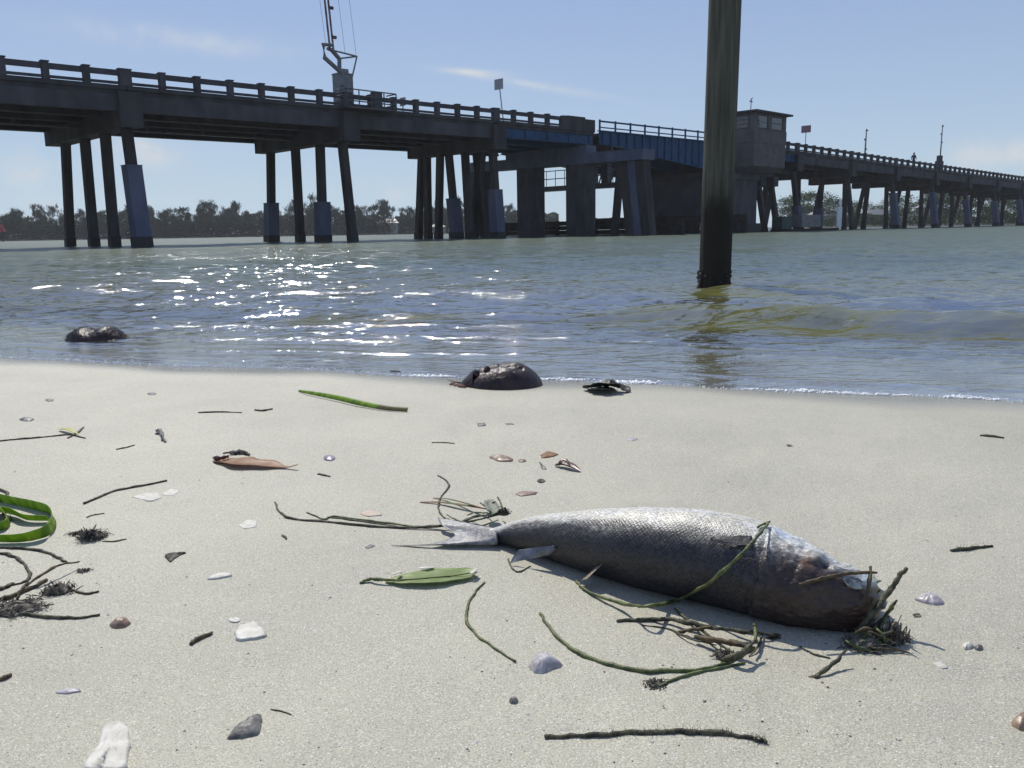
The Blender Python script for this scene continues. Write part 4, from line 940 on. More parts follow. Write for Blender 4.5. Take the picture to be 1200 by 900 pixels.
def lerp(a, b, t): return a+(np.asarray(b)-a)*np.clip(t, 0, 1)[..., None]
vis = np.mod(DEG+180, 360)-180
lit_top = 1/(1+np.exp(-(vis-57+9*vnoise(XP/22, vis/14)+7*vnoise(XP/4, vis/4)-(XP-760)*.02)/6))*(vis < 200)
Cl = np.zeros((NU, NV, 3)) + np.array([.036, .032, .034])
Cl = lerp(Cl, [.60, .585, .53], lit_top)  # sunlit silver top, shaded near side dark: light put into the skin colour
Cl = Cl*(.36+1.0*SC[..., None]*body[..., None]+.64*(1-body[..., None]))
Cl = Cl*(1+.55*vnoise(XP/2.6, vis/2.2)[..., None])
yel = np.clip(vnoise(XP/26, vis/9, 3)*1.2, 0, .22)*lit_top; Cl = lerp(Cl, [.56, .50, .28], yel)
head = np.clip((XP-900)/45, 0, 1)
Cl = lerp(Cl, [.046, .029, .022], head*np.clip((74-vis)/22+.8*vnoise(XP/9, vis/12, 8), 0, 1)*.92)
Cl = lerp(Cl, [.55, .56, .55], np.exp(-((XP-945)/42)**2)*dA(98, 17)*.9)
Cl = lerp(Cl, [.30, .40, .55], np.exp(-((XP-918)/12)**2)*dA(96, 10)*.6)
Cl = lerp(Cl, [.30, .15, .075], np.exp(-((XP-953)/7)**2)*dA(64, 13)*.5)
Cl = lerp(Cl, [.020, .012, .012], np.exp(-((XP-970)/9)**2)*dA(68, 13))
Cl = lerp(Cl, [.50, .58, .60], np.exp(-(((XP-1001)/9)**4))*np.exp(-(((vis-54)/15)**4)))
Cl = lerp(Cl, [.085, .045, .03], np.clip((XP-985)/12, 0, 1)*np.clip((32-vis)/14, 0, 1)*.7*(vnoise(XP/6, vis/8, 2)*.5+.6))
Cl = Cl*np.where(XP > 905, 1+.6*fbm(XP/5, vis/5, 4, 4), 1)[..., None]
Cl = np.clip(Cl, .008, .8)
def fish_mat():
    m = bpy.data.materials.new('fish_skin'); m.use_nodes = True; t = m.node_tree; b = t.nodes['Principled BSDF']
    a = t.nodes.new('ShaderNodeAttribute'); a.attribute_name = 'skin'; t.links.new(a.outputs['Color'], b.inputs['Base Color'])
    b.inputs['Roughness'].default_value = .40; b.inputs['Specular IOR Level'].default_value = .45
    g = t.nodes.new('ShaderNodeTexCoord'); n = t.nodes.new('ShaderNodeTexNoise'); n.inputs['Scale'].default_value = 420; t.links.new(g.outputs['Object'], n.inputs['Vector'])
    bp = t.nodes.new('ShaderNodeBump'); bp.inputs['Strength'].default_value = .5; bp.inputs['Distance'].default_value = .0012; t.links.new(n.outputs['Fac'], bp.inputs['Height']); t.links.new(bp.outputs[0], b.inputs['Normal'])
    return m
M['fish'] = fish_mat()
fish = at_root('fish', 'dead silvery scaled fish lying on its side on the sand amid seagrass', 'fish', (Cc[NU//2][0], Cc[NU//2][1], .04))
FL = np.array(fish.location)
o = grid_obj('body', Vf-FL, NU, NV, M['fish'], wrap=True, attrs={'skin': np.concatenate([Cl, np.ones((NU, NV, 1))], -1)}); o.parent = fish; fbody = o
def SF(x, deg, off=0.0):   # point on the skin of the fish
    i = int(np.argmin(abs(xp-x))); a = R(deg); r_ = Rr[i]*(1+.07*math.cos(a)**2)+off
    return Cc[i]+av[i]*r_*math.cos(a)+bv[i]*r_*math.sin(a)
M['fin'] = mat('grey_fin', (.11, .115, .125), .35, c2=(.24, .25, .27), nscale=60, bump=.6, bscale=200, bdist=.001)
M['tailfin'] = mat('mottled_tail_fin', (.15, .15, .155), .45, c2=(.36, .355, .34), nscale=130, bump=.7, bscale=300, bdist=.001)
def fin(name, A, Bp, m, nray=14, nl=16, thick=.0007, fork=None, parent=fish, loc=None):
    """A, B: polylines (root edge, outer edge); rays run from A to B"""
    A = smooth_pts(A, 8); Bp = smooth_pts(Bp, 8); n = nray*4+1; V = []
    pick = lambda P, t: P[min(int(t*(len(P)-1)), len(P)-2)]*(1-(t*(len(P)-1) % 1 if t < 1 else 1))+P[min(int(t*(len(P)-1)), len(P)-2)+1]*((t*(len(P)-1) % 1) if t < 1 else 1)
    for lay in (1, 0):
        for i in range(n):
            a, b = pick(A, i/(n-1)), pick(Bp, i/(n-1))
            for j in range(nl):
                t = j/(nl-1); p = a+(b-a)*t; p = p+np.array([0, 0, thick*lay + (.0006*math.cos(i*math.pi/2)*math.sin(math.pi*min(1, t+.15)))]); V.append(p)
    F = []
    q = n*nl
    for i in range(n-1):
        for j in range(nl-1): a = i*nl+j; F += [(a, a+1, a+nl+1, a+nl), (q+a, q+a+nl, q+a+nl+1, q+a+1)]
    for i in range(n-1):
        for j in (0, nl-1): a = i*nl+j; F.append((a, a+nl, q+a+nl, q+a))
    for i in (0, n-1):
        for j in range(nl-1): a = i*nl+j; F.append((a, q+a, q+a+1, a+1))
    mb = MB(); mb.add(V, F); o = mb.build(name, m, smooth=True)
    if parent: o.parent = parent; o.location = -np.array(parent.location)
    return o
# forked tail: two lobes rising off the sand toward their roots
rt = [G(583, 638.5, .005), G(583, 632, .012), G(582, 626, .016), G(583, 620, .018)]
fin('tail_fin', rt, [G(458, 639.5, .001), G(492, 639, .003), G(517, 635, .004), G(530, 630, .005), G(532, 626, .006), G(524, 620, .008), G(516, 614, .011), G(513, 607, .013)], M['tailfin'], 18, 22)
fin('pelvic_fin', [SF(735, -8, -.003), SF(731, -12, -.003), SF(726, -16, -.003)], [G(688, 679, .014)+np.array([0, 0, 0]), G(683, 680, .009), G(681, 681, .004)], mat('pale_fin_ray', (.34, .28, .20), .5, c2=(.2, .15, .12), nscale=200), 4)
_d = Vf-CAM; _z = _d @ Fw; _px = 600+FPX*(_d @ Rt)/_z; _py = 450-FPX*(_d @ Up)/_z
def FS(x, y, off=0.0):     # the point of the fish skin seen at x, y, lifted toward the viewer
    q = np.hypot(_px-x, _py-y); m_ = q < max(2.5, q.min()+1.0); dz = _z[m_].min(); return CAM+ray(x, y)*(dz-off)
M['fin_dark'] = mat('dark_folded_fin', (.03, .028, .032), .4, c2=(.07, .068, .07), nscale=90, bump=.6, bscale=200, bdist=.001)
fin('anal_fin', [FS(650, 640, .001), FS(651, 645, .001), FS(646, 650, .001)], [G(608, 645, .016), G(602, 652, .009), G(598, 660, .003)], M['fin'], 9)
fin('pectoral_fin', [FS(881, 629, .002), FS(882, 634, .002), FS(880, 640, .002)], [FS(852, 629, .002), FS(837, 630, .004), FS(833, 633, .005), FS(846, 637, .003), FS(858, 641, .002)], M['fin_dark'], 9)
mb = MB(); c = FS(1001, 683, .0015); 
V = []; n1, n2 = 10, 20
i0 = int(np.argmin(abs(xp-985))); e1 = tg[i0]; e3 = c-Cc[i0]; e3 -= e1*(e3 @ e1); e3 /= np.linalg.norm(e3); e2 = np.cross(e3, e1)
for i in range(n1):
    f = i/(n1-1)*math.pi/2
    for j in range(n2): t = 2*math.pi*j/n2; w_ = 1+.22*float(vnoise(math.cos(t)*2.2, math.sin(t)*2.2, 3)); V.append(c+(e1*math.cos(t)*.0100+e2*math.sin(t)*.0058)*math.cos(f)*w_+e3*.0028*math.sin(f))
mb.add(V, [(i*n2+j, i*n2+(j+1) % n2, (i+1)*n2+(j+1) % n2, (i+1)*n2+j) for i in range(n1-1) for j in range(n2)])
ey = mb.build('clouded_eye', mat('milky_eye', (.30, .35, .35), .25, spec=.6, c2=(.12, .11, .09), nscale=120, nlo=.48, nhi=.6, bump=.6, bscale=200, bdist=.002), smooth=True); ey.parent = fish; ey.location = -FL
mtis = mat('loose_grey_green_tissue', (.20, .21, .14), .4, c2=(.36, .37, .28), nscale=120, bump=.5, bscale=200, bdist=.001)
for pts_, w in (([(1012, 674, .03), (1022, 682, .035), (1029, 694, .026), (1036, 704, .02)], .0065), ([(1016, 700, .012), (1026, 704, .014), (1035, 712, .012)], .008), ([(1019, 712, .004), (1028, 715, .006), (1033, 709, .010)], .006)):
    S = smooth_pts([G(x, y, h) for x, y, h in pts_], 5); mb = strip(S, lambda t, w=w: w*(.5+.6*math.sin(math.pi*min(1, t*.9+.1)))*(1+.3*math.sin(t*17)), .0012, .25)
    o = mb.build('torn_tissue', mtis, smooth=True); o.parent = fish; o.location = -FL

# ---- grass round the tail
tw = at_root('seagrass_wisp', 'long pair of thin dark seagrass strands trailing left from the fish tail', 'seagrass', G(585, 606))
stem('', '', '', [(322, 589), (328, 601), (345, 609), (400, 614), (460, 619), (520, 617, .004), (560, 610, .010), (588, 603, .018)], 3.6, M['stem_dark'], tw, 'strand')
stem('', '', '', [(360, 601), (380, 609), (392, 606), (440, 612), (490, 618), (530, 615, .006), (560, 606, .012), (586, 602, .016)], 3.2, M['stem_green'], tw, 'strand')
stem('', '', '', [(385, 607), (405, 609), (440, 614), (480, 619.5)], 2.4, M['stem_dark'], tw, 'strand')
tg2 = at_root('seagrass_tuft', 'small tangled tuft of seagrass and wilted leaf caught on the root of the fish tail', 'seagrass', G(583, 604))
stem('', '', '', [(513, 558), (522, 563), (526, 571), (519, 580), (514, 591), (516, 602), (526, 612)], 2.6, M['stem_dark'], tg2, 'curled_strand')
stem('', '', '', [(540, 612, .006), (556, 606, .012), (575, 604, .018)], 3, M['stem_dark'], tg2, 'strand')
stem('', '', '', [(524, 604, .003), (536, 610, .008), (560, 617, .010), (584, 610, .02)], 2.4, M['stem_green'], tg2, 'strand')
stem('', '', '', [(548, 604, .006), (560, 601, .014), (580, 603, .018)], 2.6, M['stem_green'], tg2, 'strand')
stem('', '', '', [(591, 600, .022), (586, 588, .024), (583, 583, .026)], 2.6, M['stem_brown'], tg2, 'upright_twig')
stem('', '', '', [(563, 590, .012), (573, 596, .014), (580, 601, .018)], 2.6, M['stem_dark'], tg2, 'strand')
for pts_, w in (([(492, 589), (512, 589, .002), (532, 591, .004), (552, 594, .006), (570, 597, .01)], .0022), ([(508, 584), (524, 585, .003), (545, 590, .006), (566, 596, .010)], .0012)):
    S = smooth_pts([G(*q) for q in pts_], 6); o = strip(S, lambda t, w=w: w*(.35+math.sin(math.pi*min(1, t*.75+.1))), .0005, .3).build('reddish_blade', M['leaf_red'], smooth=True); o.parent = tg2; o.location = -tg2.location
mleaf = mat('wilted_grey_green_leaf', (.11, .13, .09), .6, c2=(.19, .2, .15), nscale=120, bump=.6, bscale=200, bdist=.001)
S = smooth_pts([G(573, 606, .014), G(578, 600, .020), G(574, 591, .022), G(580, 588, .024)], 5); o = strip(S, lambda t: .008*(.5+.6*math.sin(math.pi*t)), .0008, .4).build('wilted_leaf', mleaf, smooth=True); o.parent = tg2; o.location = -tg2.location
clump(tg2, 'root_hairs', G(590, 602, .016), .010, .012, 60, M['root'])
# short bent twigs by the anal fin
stem('bent_twig', 'small forked dark twig lying just below the fish anal fin', 'twig', [(595, 655), (600, 666), (608, 671), (622, 664)], 2.6, M['stem_dark'])
# arc over the body
stem('loose_seagrass', 'green stem arching from the sand up over the back of the fish', 'seagrass', [(676, 681, -.002), (682, 688, -.003), (700, 698, -.004), (732, 708, -.010), (762, 710, -.022), (790, 704, .008), (820, 690, .010), (850, 667, .012), (878, 640, .014), (893, 622, .012), (901, 612, .006), (897, 613, .002), (888, 618, .002)], 4.6, M['stem_green'], Yd='skin')
stem('loose_seagrass', 'thin curled green stem alone on the sand below the fish tail', 'seagrass', [(568, 683), (556, 696), (548, 712), (546, 726), (556, 742), (575, 757), (604, 776)], 4, M['stem_green'])
# central tangle
ct = at_root('seagrass_tangle', 'tangle of green and brown seagrass stems lying in front of the fish flank', 'seagrass', G(860, 760))
stem('', '', '', [(633, 720), (643, 735), (660, 754), (690, 772), (730, 784), (780, 788), (825, 785), (858, 775), (884, 760)], 5.6, M['stem_green'], ct, 'long_stem')
stem('', '', '', [(772, 806), (790, 797), (815, 790), (845, 784), (872, 778)], 5.6, M['stem_green'], ct, 'stem')
stem('', '', '', [(722, 729), (745, 728), (780, 727, .003), (810, 732, .006), (840, 738, .008), (885, 743, .006), (915, 747)], 6.5, M['stem_dark'], ct, 'stem', fuzz=60)
stem('', '', '', [(795, 742), (812, 739, .006), (835, 737, .010)], 6, M['stem_brown'], ct, 'stem')
stem('', '', '', [(815, 748, .004), (845, 753, .008), (868, 757, .010), (883, 762, .010)], 8.5, M['stem_brown'], ct, 'thick_stem')
stem('', '', '', [(790, 714), (806, 727, .002), (826, 742, .006), (846, 758, .006), (866, 770, .003)], 4.2, M['stem_dark'], ct, 'stem')
stem('', '', '', [(752, 733), (785, 738), (805, 748, .003), (840, 757, .004)], 3.0, M['stem_dark'], ct, 'stem')
stem('', '', '', [(884, 732, .012), (886, 745, .010), (880, 758, .010)], 5, M['stem_green'], ct, 'short_blade')
stem('', '', '', [(893, 742, .004), (890, 756, .003), (878, 770)], 3.4, M['stem_dark'], ct, 'stem')
stem('', '', '', [(845, 775), (868, 768, .010), (886, 752, .014)], 8, M['stem_dark'], ct, 'stem', fuzz=30)
clump(ct, 'root_hairs', G(768, 803), .011, .006, 90, M['root']); clump(ct, 'root_hairs', G(848, 768, .002), .010, .007, 70, M['root']); clump(ct, 'root_hairs', G(906, 748), .006, .004, 40, M['root'])
# tangle at the mouth
mt = at_root('twig_tangle', 'tangle of dark woody stems standing up beside the fish mouth', 'twigs', G(1015, 745))
stem('', '', '', [(936, 685, .006), (960, 679, .005), (985, 673, .005), (1005, 671, .008), (1028, 671, .010)], 5.6, M['stem_brown'], mt, 'stem_across_head', Yd='skin')
stem('', '', '', [(1020, 664, .008), (1019, 685, .006), (1017, 705, .006)], 5.2, M['stem_brown'], mt, 'upright_stem', Yd='skin', fuzz=10)
stem('', '', '', [(1063, 665, .014), (1050, 682, .014), (1034, 703, .013), (1014, 729, .010), (1001, 749, .004)], 8.0, M['stem_dark'], mt, 'upright_stem', Yd='skin', fuzz=30)
stem('', '', '', [(1051, 703, .014), (1042, 716, .014), (1028, 731, .012), (1010, 741, .008)], 5.5, M['stem_dark'], mt, 'stem', Yd='skin')
stem('', '', '', [(1047, 706, .013), (1038, 722, .013), (1026, 740, .010)], 4.5, M['stem_green'], mt, 'stem', Yd='skin')
stem('', '', '', [(1010, 742, .01), (1022, 750, .008), (1035, 757, .004)], 5, M['stem_green'], mt, 'stem')
stem('', '', '', [(1000, 738, .01), (1020, 742, .014), (1045, 752, .006)], 4, M['stem_brown'], mt, 'stem')
stem('', '', '', [(955, 795), (962, 790, .002), (977, 778, .006), (991, 763, .012)], 6.0, M['stem_dark'], mt, 'stem', fuzz=30)
stem('', '', '', [(938, 758), (950, 766), (972, 772)], 3.4, M['stem_dark'], mt, 'stem')
for q_ in ([(1000, 744, .012), (1014, 738, .016), (1030, 742, .010), (1044, 752, .004)], [(1018, 758, .003), (1030, 748, .010), (1046, 741, .014), (1052, 748, .008)], [(1008, 750, .006), (1024, 760, .004), (1050, 762, .002), (1066, 766, .001)], [(1025, 735, .016), (1034, 745, .012), (1038, 757, .003)], [(992, 752, .006), (1006, 760, .003), (1022, 764, .001)]):
    stem('', '', '', q_, random.uniform(3, 5.5), random.choice([M['stem_dark'], M['stem_brown'], M['stem_green']]), mt, 'stem')
clump(mt, 'root_mass', G(1043, 752), .018, .026, 160, M['root']); clump(mt, 'root_mass', G(1014, 758), .022, .014, 130, M['root']); clump(mt, 'root_hairs', G(955, 794), .005, .003, 30, M['root'])
# lone stems and twigs
def lone(label, pts, w, m, cat='twig', name='twig', fuzz=0): return stem(name, label, cat, pts, w, m, fuzz=fuzz)
lone('long straight dark seagrass stem lying alone along the bottom of the photo', [(638, 865), (670, 864), (720, 862), (770, 859), (810, 859), (850, 862), (880, 866), (899, 871)], 8.0, M['stem_dark'], 'seagrass', 'loose_seagrass', 240)
lone('dark slightly bent twig above the black root clump on the left', [(98, 591), (115, 584), (135, 576), (160, 571), (196, 564)], 4, M['stem_dark'])
r_ = at_root('seagrass_root', 'thin dark root with a small yellow green leaf at the left edge', 'root', G(60, 514))
stem('', '', '', [(-6, 518), (25, 515), (55, 513), (82, 510), (100, 514)], 3.0, M['stem_dark'], r_, 'strand'); stem('', '', '', [(80, 514), (92, 507), (98, 501)], 3.0, M['root'], r_, 'strand')
S = smooth_pts([G(70, 503, .003), G(80, 504, .006), G(92, 509, .003)], 5); o = strip(S, lambda t: .006*math.sin(math.pi*(t*.8+.15)), .0008, .3).build('yellow_leaf', mat('yellow_green_leaf', (.45, .42, .08), .5, c2=(.36, .38, .1), nscale=60), smooth=True); o.parent = r_; o.location = -r_.location
lone('thin horizontal twig on the sand above the brown leaf', [(232, 484), (255, 483.5), (283, 484)], 2.6, M['stem_dark'])
lone('short knobbly twig right of the thin horizontal one', [(299, 481), (308, 482), (319, 480)], 3.0, M['stem_dark'])
lone('short thin green brown twig left of the brown leaf', [(136, 527), (147, 525), (158, 522)], 2.2, M['stem_brown'])
lone('thick dark twig on bare sand right of the lilac ribbed shell', [(1114, 646), (1135, 644), (1163, 641)], 5.6, M['stem_dark'], fuzz=20)
lone('short dark twig near the right edge below the waterline', [(1149, 511), (1163, 512), (1177, 514)], 3.6, M['stem_dark'])
lone('tiny yellowish straw below the horseshoe crab at the waterline', [(506, 519), (520, 519), (533, 520)], 2.0, M['stem_green'])
lone('short stout brown twig left of the white shell fragment', [(223, 756), (233, 750), (247, 743)], 7.0, M['stem_brown'])
lone('brown twig end at the left edge above the purple shell', [(-4, 799), (5, 796), (13, 792)], 7, M['stem_brown'])
lone('tiny forked twig under the small purple shell', [(372, 556), (378, 557), (387, 559)], 3, M['stem_dark'])
lone('tiny dark twig stub left of the white shell specks by the root clump', [(101, 607), (110, 604), (122, 602)], 2.2, M['stem_dark'])
lone('dark splinter in the sand under the long trailing strands', [(331, 628), (336, 632)], 4, M['root'])
lone('small black fleck at the edge of the water left of the horseshoe crab', [(458, 436), (469, 437)], 4, M['root'])
lone('faint short twig behind the dark shell near the bottom left', [(318, 832), (330, 834), (341, 838)], 2.4, M['stem_brown'])
# left bunch of dry stems
lb = at_root('seagrass_bunch', 'bunch of dry brown stems over a dark rooty mound at the left edge', 'seagrass', G(40, 690))
for pts_, w, m_ in (([(-8, 643), (15, 643), (45, 646), (66, 653), (78, 660)], 4.5, M['stem_dark']), ([(-8, 648), (8, 650), (24, 658), (35, 672), (30, 682), (14, 687)], 4.5, M['stem_dark']), ([(-8, 706), (15, 700), (38, 690), (55, 681)], 8, M['stem_brown']),
                    ([(30, 688, .004), (48, 675, .010), (70, 663, .012), (93, 659, .006)], 4, M['stem_brown']), ([(-8, 716), (20, 720), (60, 724), (92, 725), (118, 721)], 5, M['stem_dark']), ([(20, 703, .004), (26, 692, .010), (33, 683, .014)], 5, M['stem_brown']), ([(-8, 694), (6, 690), (16, 685)], 7, M['stem_dark']), ([(85, 692), (100, 697), (116, 694)], 4, M['stem_brown'])):
    stem('', '', '', pts_, w, m_, lb, 'dry_stem')
clump(lb, 'root_mound', G(68, 694), .018, .014, 120, M['root']); clump(lb, 'root_mound', G(20, 714), .030, .010, 160, M['root']); clump(lb, 'root_hairs', G(98, 670), .009, .005, 60, M['root'])
rc = at_root('root_clump', 'fuzzy black clump of root hairs right of the bright green blade', 'root', G(108, 630))
clump(rc, 'root_hairs', G(108, 630), .017, .014, 260, M['root'], 1.3); clump(rc, 'root_hairs', G(90, 626), .010, .005, 80, M['root'], 1.2); stem('', '', '', [(120, 635), (134, 635), (148, 632)], 2.4, M['stem_brown'], rc, 'strand')
# bright green blade looped at the left edge
eb = at_root('eelgrass_blade', 'bright green looped eelgrass blade at the left edge', 'eelgrass', G(20, 610))
def upright(pts_, w, tw=.35):
    S = smooth_pts([G(x, y, h) for x, y, h in pts_], 8); o = strip(S, lambda t: w*(1-.25*t), .0007, .12, side=lambda t: (0.15*math.sin(t*6), -tw, 1.0), nu=5).build('blade', M['blade'], smooth=True); o.parent = eb; o.location = -eb.location
upright([(-12, 582, .006), (15, 588, .006), (40, 593, .007), (56, 598, .008), (62, 608, .009), (56, 620, .010), (38, 627, .009), (18, 630, .008), (-8, 630, .008)], .0092, .55)
upright([(-12, 596, .008), (12, 600, .008), (30, 607, .007), (56, 608, .006)], .0085, .8)
upright([(-14, 624, .002), (10, 612, .008), (2, 596, .012)], .008, .4)
clump(eb, 'root_hairs', G(4, 612), .012, .016, 60, M['root'])
stem('', '', '', [(-8, 572), (6, 577), (10, 584)], 4, M['stem_dark'], eb, 'strand')
# long green blade near the water
S = smooth_pts([G(350, 460), G(368, 463, .004), G(395, 468, .006), G(425, 475, .005), G(452, 480, .003), G(478, 482, .002)], 6)
gb = at_root('grass_blade', 'long green grass blade with a brown end lying near the water', 'grass blade', S[0])
n = len(S); k = int(n*.72)
S = [p+np.array([0, 0, .005]) for p in S]; o = strip(S[:k+1], lambda t: .0022+.0048*math.sin(math.pi*(t*.6+.05)), .0008, .2, side=lambda t: (.05, .75, .66)).build('green_blade', M['blade'], smooth=True); o.parent = gb; o.location = -gb.location
o = strip(S[k:], lambda t: .0068, .0008, .1, side=lambda t: (.05, .75, .66)).build('olive_end', M['leaf_olive'], smooth=True); o.parent = gb; o.location = -gb.location
# green leaf with its stalk
lf = at_root('leaf', 'pale green oval leaf with a curved stalk lying below the fish tail', 'leaf', G(490, 677))
S = smooth_pts([G(452, 681, .001), G(480, 679, .004), G(515, 676, .004), G(545, 673, .003), G(559, 670, .005)], 7)
o = strip(S, lambda t: (.0008+.0185*math.sin(math.pi*min(1, t*.93+.03))**.9)*(1+.05*math.sin(t*17)+.03*math.sin(t*41)), .0006, .10, nu=9).build('leaf_blade', M['leaf_green'], smooth=True); o.parent = lf; o.location = -lf.location
stem('', '', '', [(423, 684), (432, 680, .002), (446, 680, .004), (462, 681, .004)], 5, M['stem_green'], lf, 'leaf_stalk'); stem('', '', '', [(455, 681, .004), (490, 679, .0045), (525, 676, .0045), (556, 671, .006)], 2.4, M['leaf_olive'], lf, 'midrib')
for (x0, y0, x1, y1) in ((460, 673, 470, 670), (492, 666, 508, 665), (552, 672, 559, 667)):
    mb = strip([G(x0, y0, .008), G((x0+x1)/2, (y0+y1)/2, .009), G(x1, y1, .008)], .0022, .0006); o = mb.build('torn_white_edge', M['shell_white'], smooth=True); o.parent = lf; o.location = -lf.location
# brown leaf
bl = at_root('leaf', 'curled dry brown leaf with a black tip lying in the middle left of the sand', 'leaf', G(300, 544))
S = smooth_pts([G(252, 540, .001), G(268, 541, .004), G(290, 543, .006), G(315, 545, .004), G(335, 548, .002), G(349, 545, .008)], 6)
o = strip(S, lambda t: (.0012+.021*max(0, math.sin(math.pi*min(1, t*1.02+.10)))**1.3 if t < .82 else .0028)*(1+.15*math.sin(t*23)), .0008, .16, nu=9).build('leaf_blade', M['leaf_brown'], smooth=True); o.parent = bl; o.location = -bl.location
stem('', '', '', [(249, 538, .003), (258, 538, .006), (268, 536, .008)], 6, M['leaf_dark'], bl, 'curled_tip'); stem('', '', '', [(270, 533, .008), (282, 532, .012), (292, 535, .010)], 7, M['root'], bl, 'curled_edge')
stem('', '', '', [(262, 532, .004), (275, 529, .006)], 3, M['leaf_dark'], bl, 'curled_edge')
# dark red leaf
rl_ = at_root('leaf', 'small dark red curled leaf right of the little shells', 'leaf', G(665, 548))
for pts_, w in (([(651, 546, .001), (660, 545, .004), (670, 548, .004), (680, 553, .001)], .0075), ([(655, 546, .004), (661, 540, .012), (668, 546, .006)], .004)):
    o = strip(smooth_pts([G(*q) for q in pts_], 6), lambda t, w=w: w*(.25+.8*math.sin(math.pi*min(1, t*.9+.1))), .0008, .6).build('leaf_blade', M['leaf_dark'], smooth=True); o.parent = rl_; o.location = -rl_.location
# shells and fragments
Rg = lambda cx, cy, w, h, n=9, ph_=0: [(cx+w/2*math.cos(ph_+2*math.pi*i/n), cy+h/2*math.sin(ph_+2*math.pi*i/n)) for i in range(n)]
chip('shell_fragment', 'large white angular shell piece at the bottom left', 'shell', [(96, 905), (112, 880), (124, 852), (138, 849), (151, 854), (152, 872), (148, 906), (120, 908)], .0035, M['shell_white'])
chip('shell_fragment', 'white triangular shell fragment right of the stout brown twig', 'shell', [(274, 742), (281, 735), (299, 729), (306, 735), (314, 746), (298, 750), (278, 752)], .0022, M['shell_white'])
chip('shell_fragment', 'tiny white shell bit just above the triangular fragment', 'shell', Rg(275, 727, 14, 6), .001, M['shell_white'])
chip('mussel_shell', 'dark grey speckled shell with a brown edge near the bottom left', 'shell', [(266, 867), (275, 855), (292, 845), (305, 838), (306, 848), (304, 862), (285, 866)], .001, M['shell_dark'], dome=.006)
chip('cockle_shell', 'ribbed lilac cockle shell right of the woody tangle', 'shell', [(1071, 703), (1078, 698), (1090, 696), (1101, 700), (1107, 709), (1096, 710), (1083, 707)], .0006, M['shell_lilac'], dome=.006, ribs=1)
chip('shell', 'shiny lilac shell lump below the curled grass stems', 'shell', [(620, 783), (624, 772), (636, 768), (650, 773), (660, 781), (648, 784), (636, 790), (627, 789)], .0005, M['shell_lilac'], dome=.009)
chip('shell', 'curled cream and brown shell right of the dry stem bunch', 'shell', [(128, 733), (134, 729), (150, 727), (154, 731), (147, 736), (133, 737)], .0008, M['shell_brown'], dome=.006)
chip('shell', 'thin cream shell sliver below the dark triangular leaf scrap', 'shell', [(241, 680), (252, 673), (270, 671), (273, 675), (256, 679)], .001, M['shell_white'], dome=.002)
chip('leaf_scrap', 'small dark triangular leaf scrap left of the shell sliver', 'leaf', [(192, 651), (204, 648), (219, 648), (208, 653), (199, 660)], .0008, M['root'], dome=.003)
chip('shell', 'tiny purple shell above the forked twig', 'shell', Rg(386, 537, 14, 7), .0008, M['purple'], dome=.004)
chip('whelk_shell', 'small ridged pale shell in the row left of the dark red leaf', 'shell', [(572, 536), (580, 534), (592, 535), (601, 538), (600, 541), (584, 541)], .0006, M['shell_brown'], dome=.005, ribs=1)
chip('pebble', 'tiny brown pebble between the ridged shell and the tan leaf scrap', 'pebble', Rg(612, 540, 10, 4), .0006, M['shell_brown'], dome=.002)
chip('leaf_scrap', 'tan and brown leaf scrap above the dark red leaf', 'leaf', [(633, 534), (641, 529), (650, 531), (655, 533), (646, 536), (635, 537)], .0008, M['leaf_brown'], dome=.003)
chip('shell', 'greenish grey shell chip left of the dark red leaf', 'shell', [(631, 541), (637, 546), (641, 551), (635, 550)], .0008, M['shell_dark'], dome=.002)
chip('pebble', 'small black pebble below the dark red leaf', 'pebble', Rg(634, 564, 10, 4), .0006, M['root'], dome=.003)
chip('shell', 'flat tan shell sliver above the tail end of the fish', 'shell', [(604, 579), (611, 576), (630, 577), (628, 580), (610, 582)], .0008, M['shell_brown'], dome=.002)
chip('shell_fragment', 'flat white shell flake below the bent dark twig', 'shell', [(153, 583), (165, 579), (186, 577), (190, 584), (176, 588)], .0008, M['shell_white'])
chip('shell_fragment', 'small white flake to the right of the flat white flake', 'shell', [(190, 577), (200, 573), (211, 575), (203, 581), (193, 581)], .0006, M['shell_white'])
chip('shell_fragment', 'orange shell crumb above the long trailing seagrass strands', 'shell', [(421, 602), (430, 598), (446, 600), (448, 604), (430, 606)], .0006, M['orange'], dome=.001)
chip('shell_fragment', 'pale orange crumb on the sand right of the woody tangle', 'shell', Rg(1064, 747, 13, 7), .0006, M['orange'], dome=.001)
chip('shell', 'long purple streaked shell piece near the lower left', 'shell', [(64, 812), (75, 807), (93, 807), (95, 811), (78, 814)], .0006, M['shell_lilac'], dome=.0015)
chip('pebble', 'white pebble far right below the cockle shell', 'pebble', Rg(1134, 758, 14, 8), .001, M['shell_white'], dome=.003)
chip('pebble', 'grey pebble touching the white pebble at the far right', 'pebble', Rg(1147, 760, 10, 6), .0008, M['shell_dark'], dome=.003)
chip('shell_fragment', 'thin white chip below the tangle shadow on the right', 'shell', [(1092, 777), (1102, 776), (1112, 783), (1104, 784)], .0006, M['shell_white'])
chip('shell', 'half buried red brown shell at the lower right edge', 'shell', [(1184, 849), (1192, 842), (1208, 838), (1212, 852), (1196, 857)], .001, M['shell_brown'], dome=.007)
chip('pebble', 'dark pebble below the lilac shell lump', 'pebble', Rg(602, 822, 11, 7), .0008, M['shell_dark'], dome=.003)
chip('pebble', 'dark flat shell near the left edge close to the water', 'pebble', Rg(31, 492, 17, 5), .0008, M['shell_dark'], dome=.004)
chip('shell', 'dark grey elongated shell leaning upright in the middle left sand', 'shell', [(183, 504), (188, 503), (192, 510), (195, 519), (189, 517), (184, 509)], .002, M['shell_dark'], dome=.003)
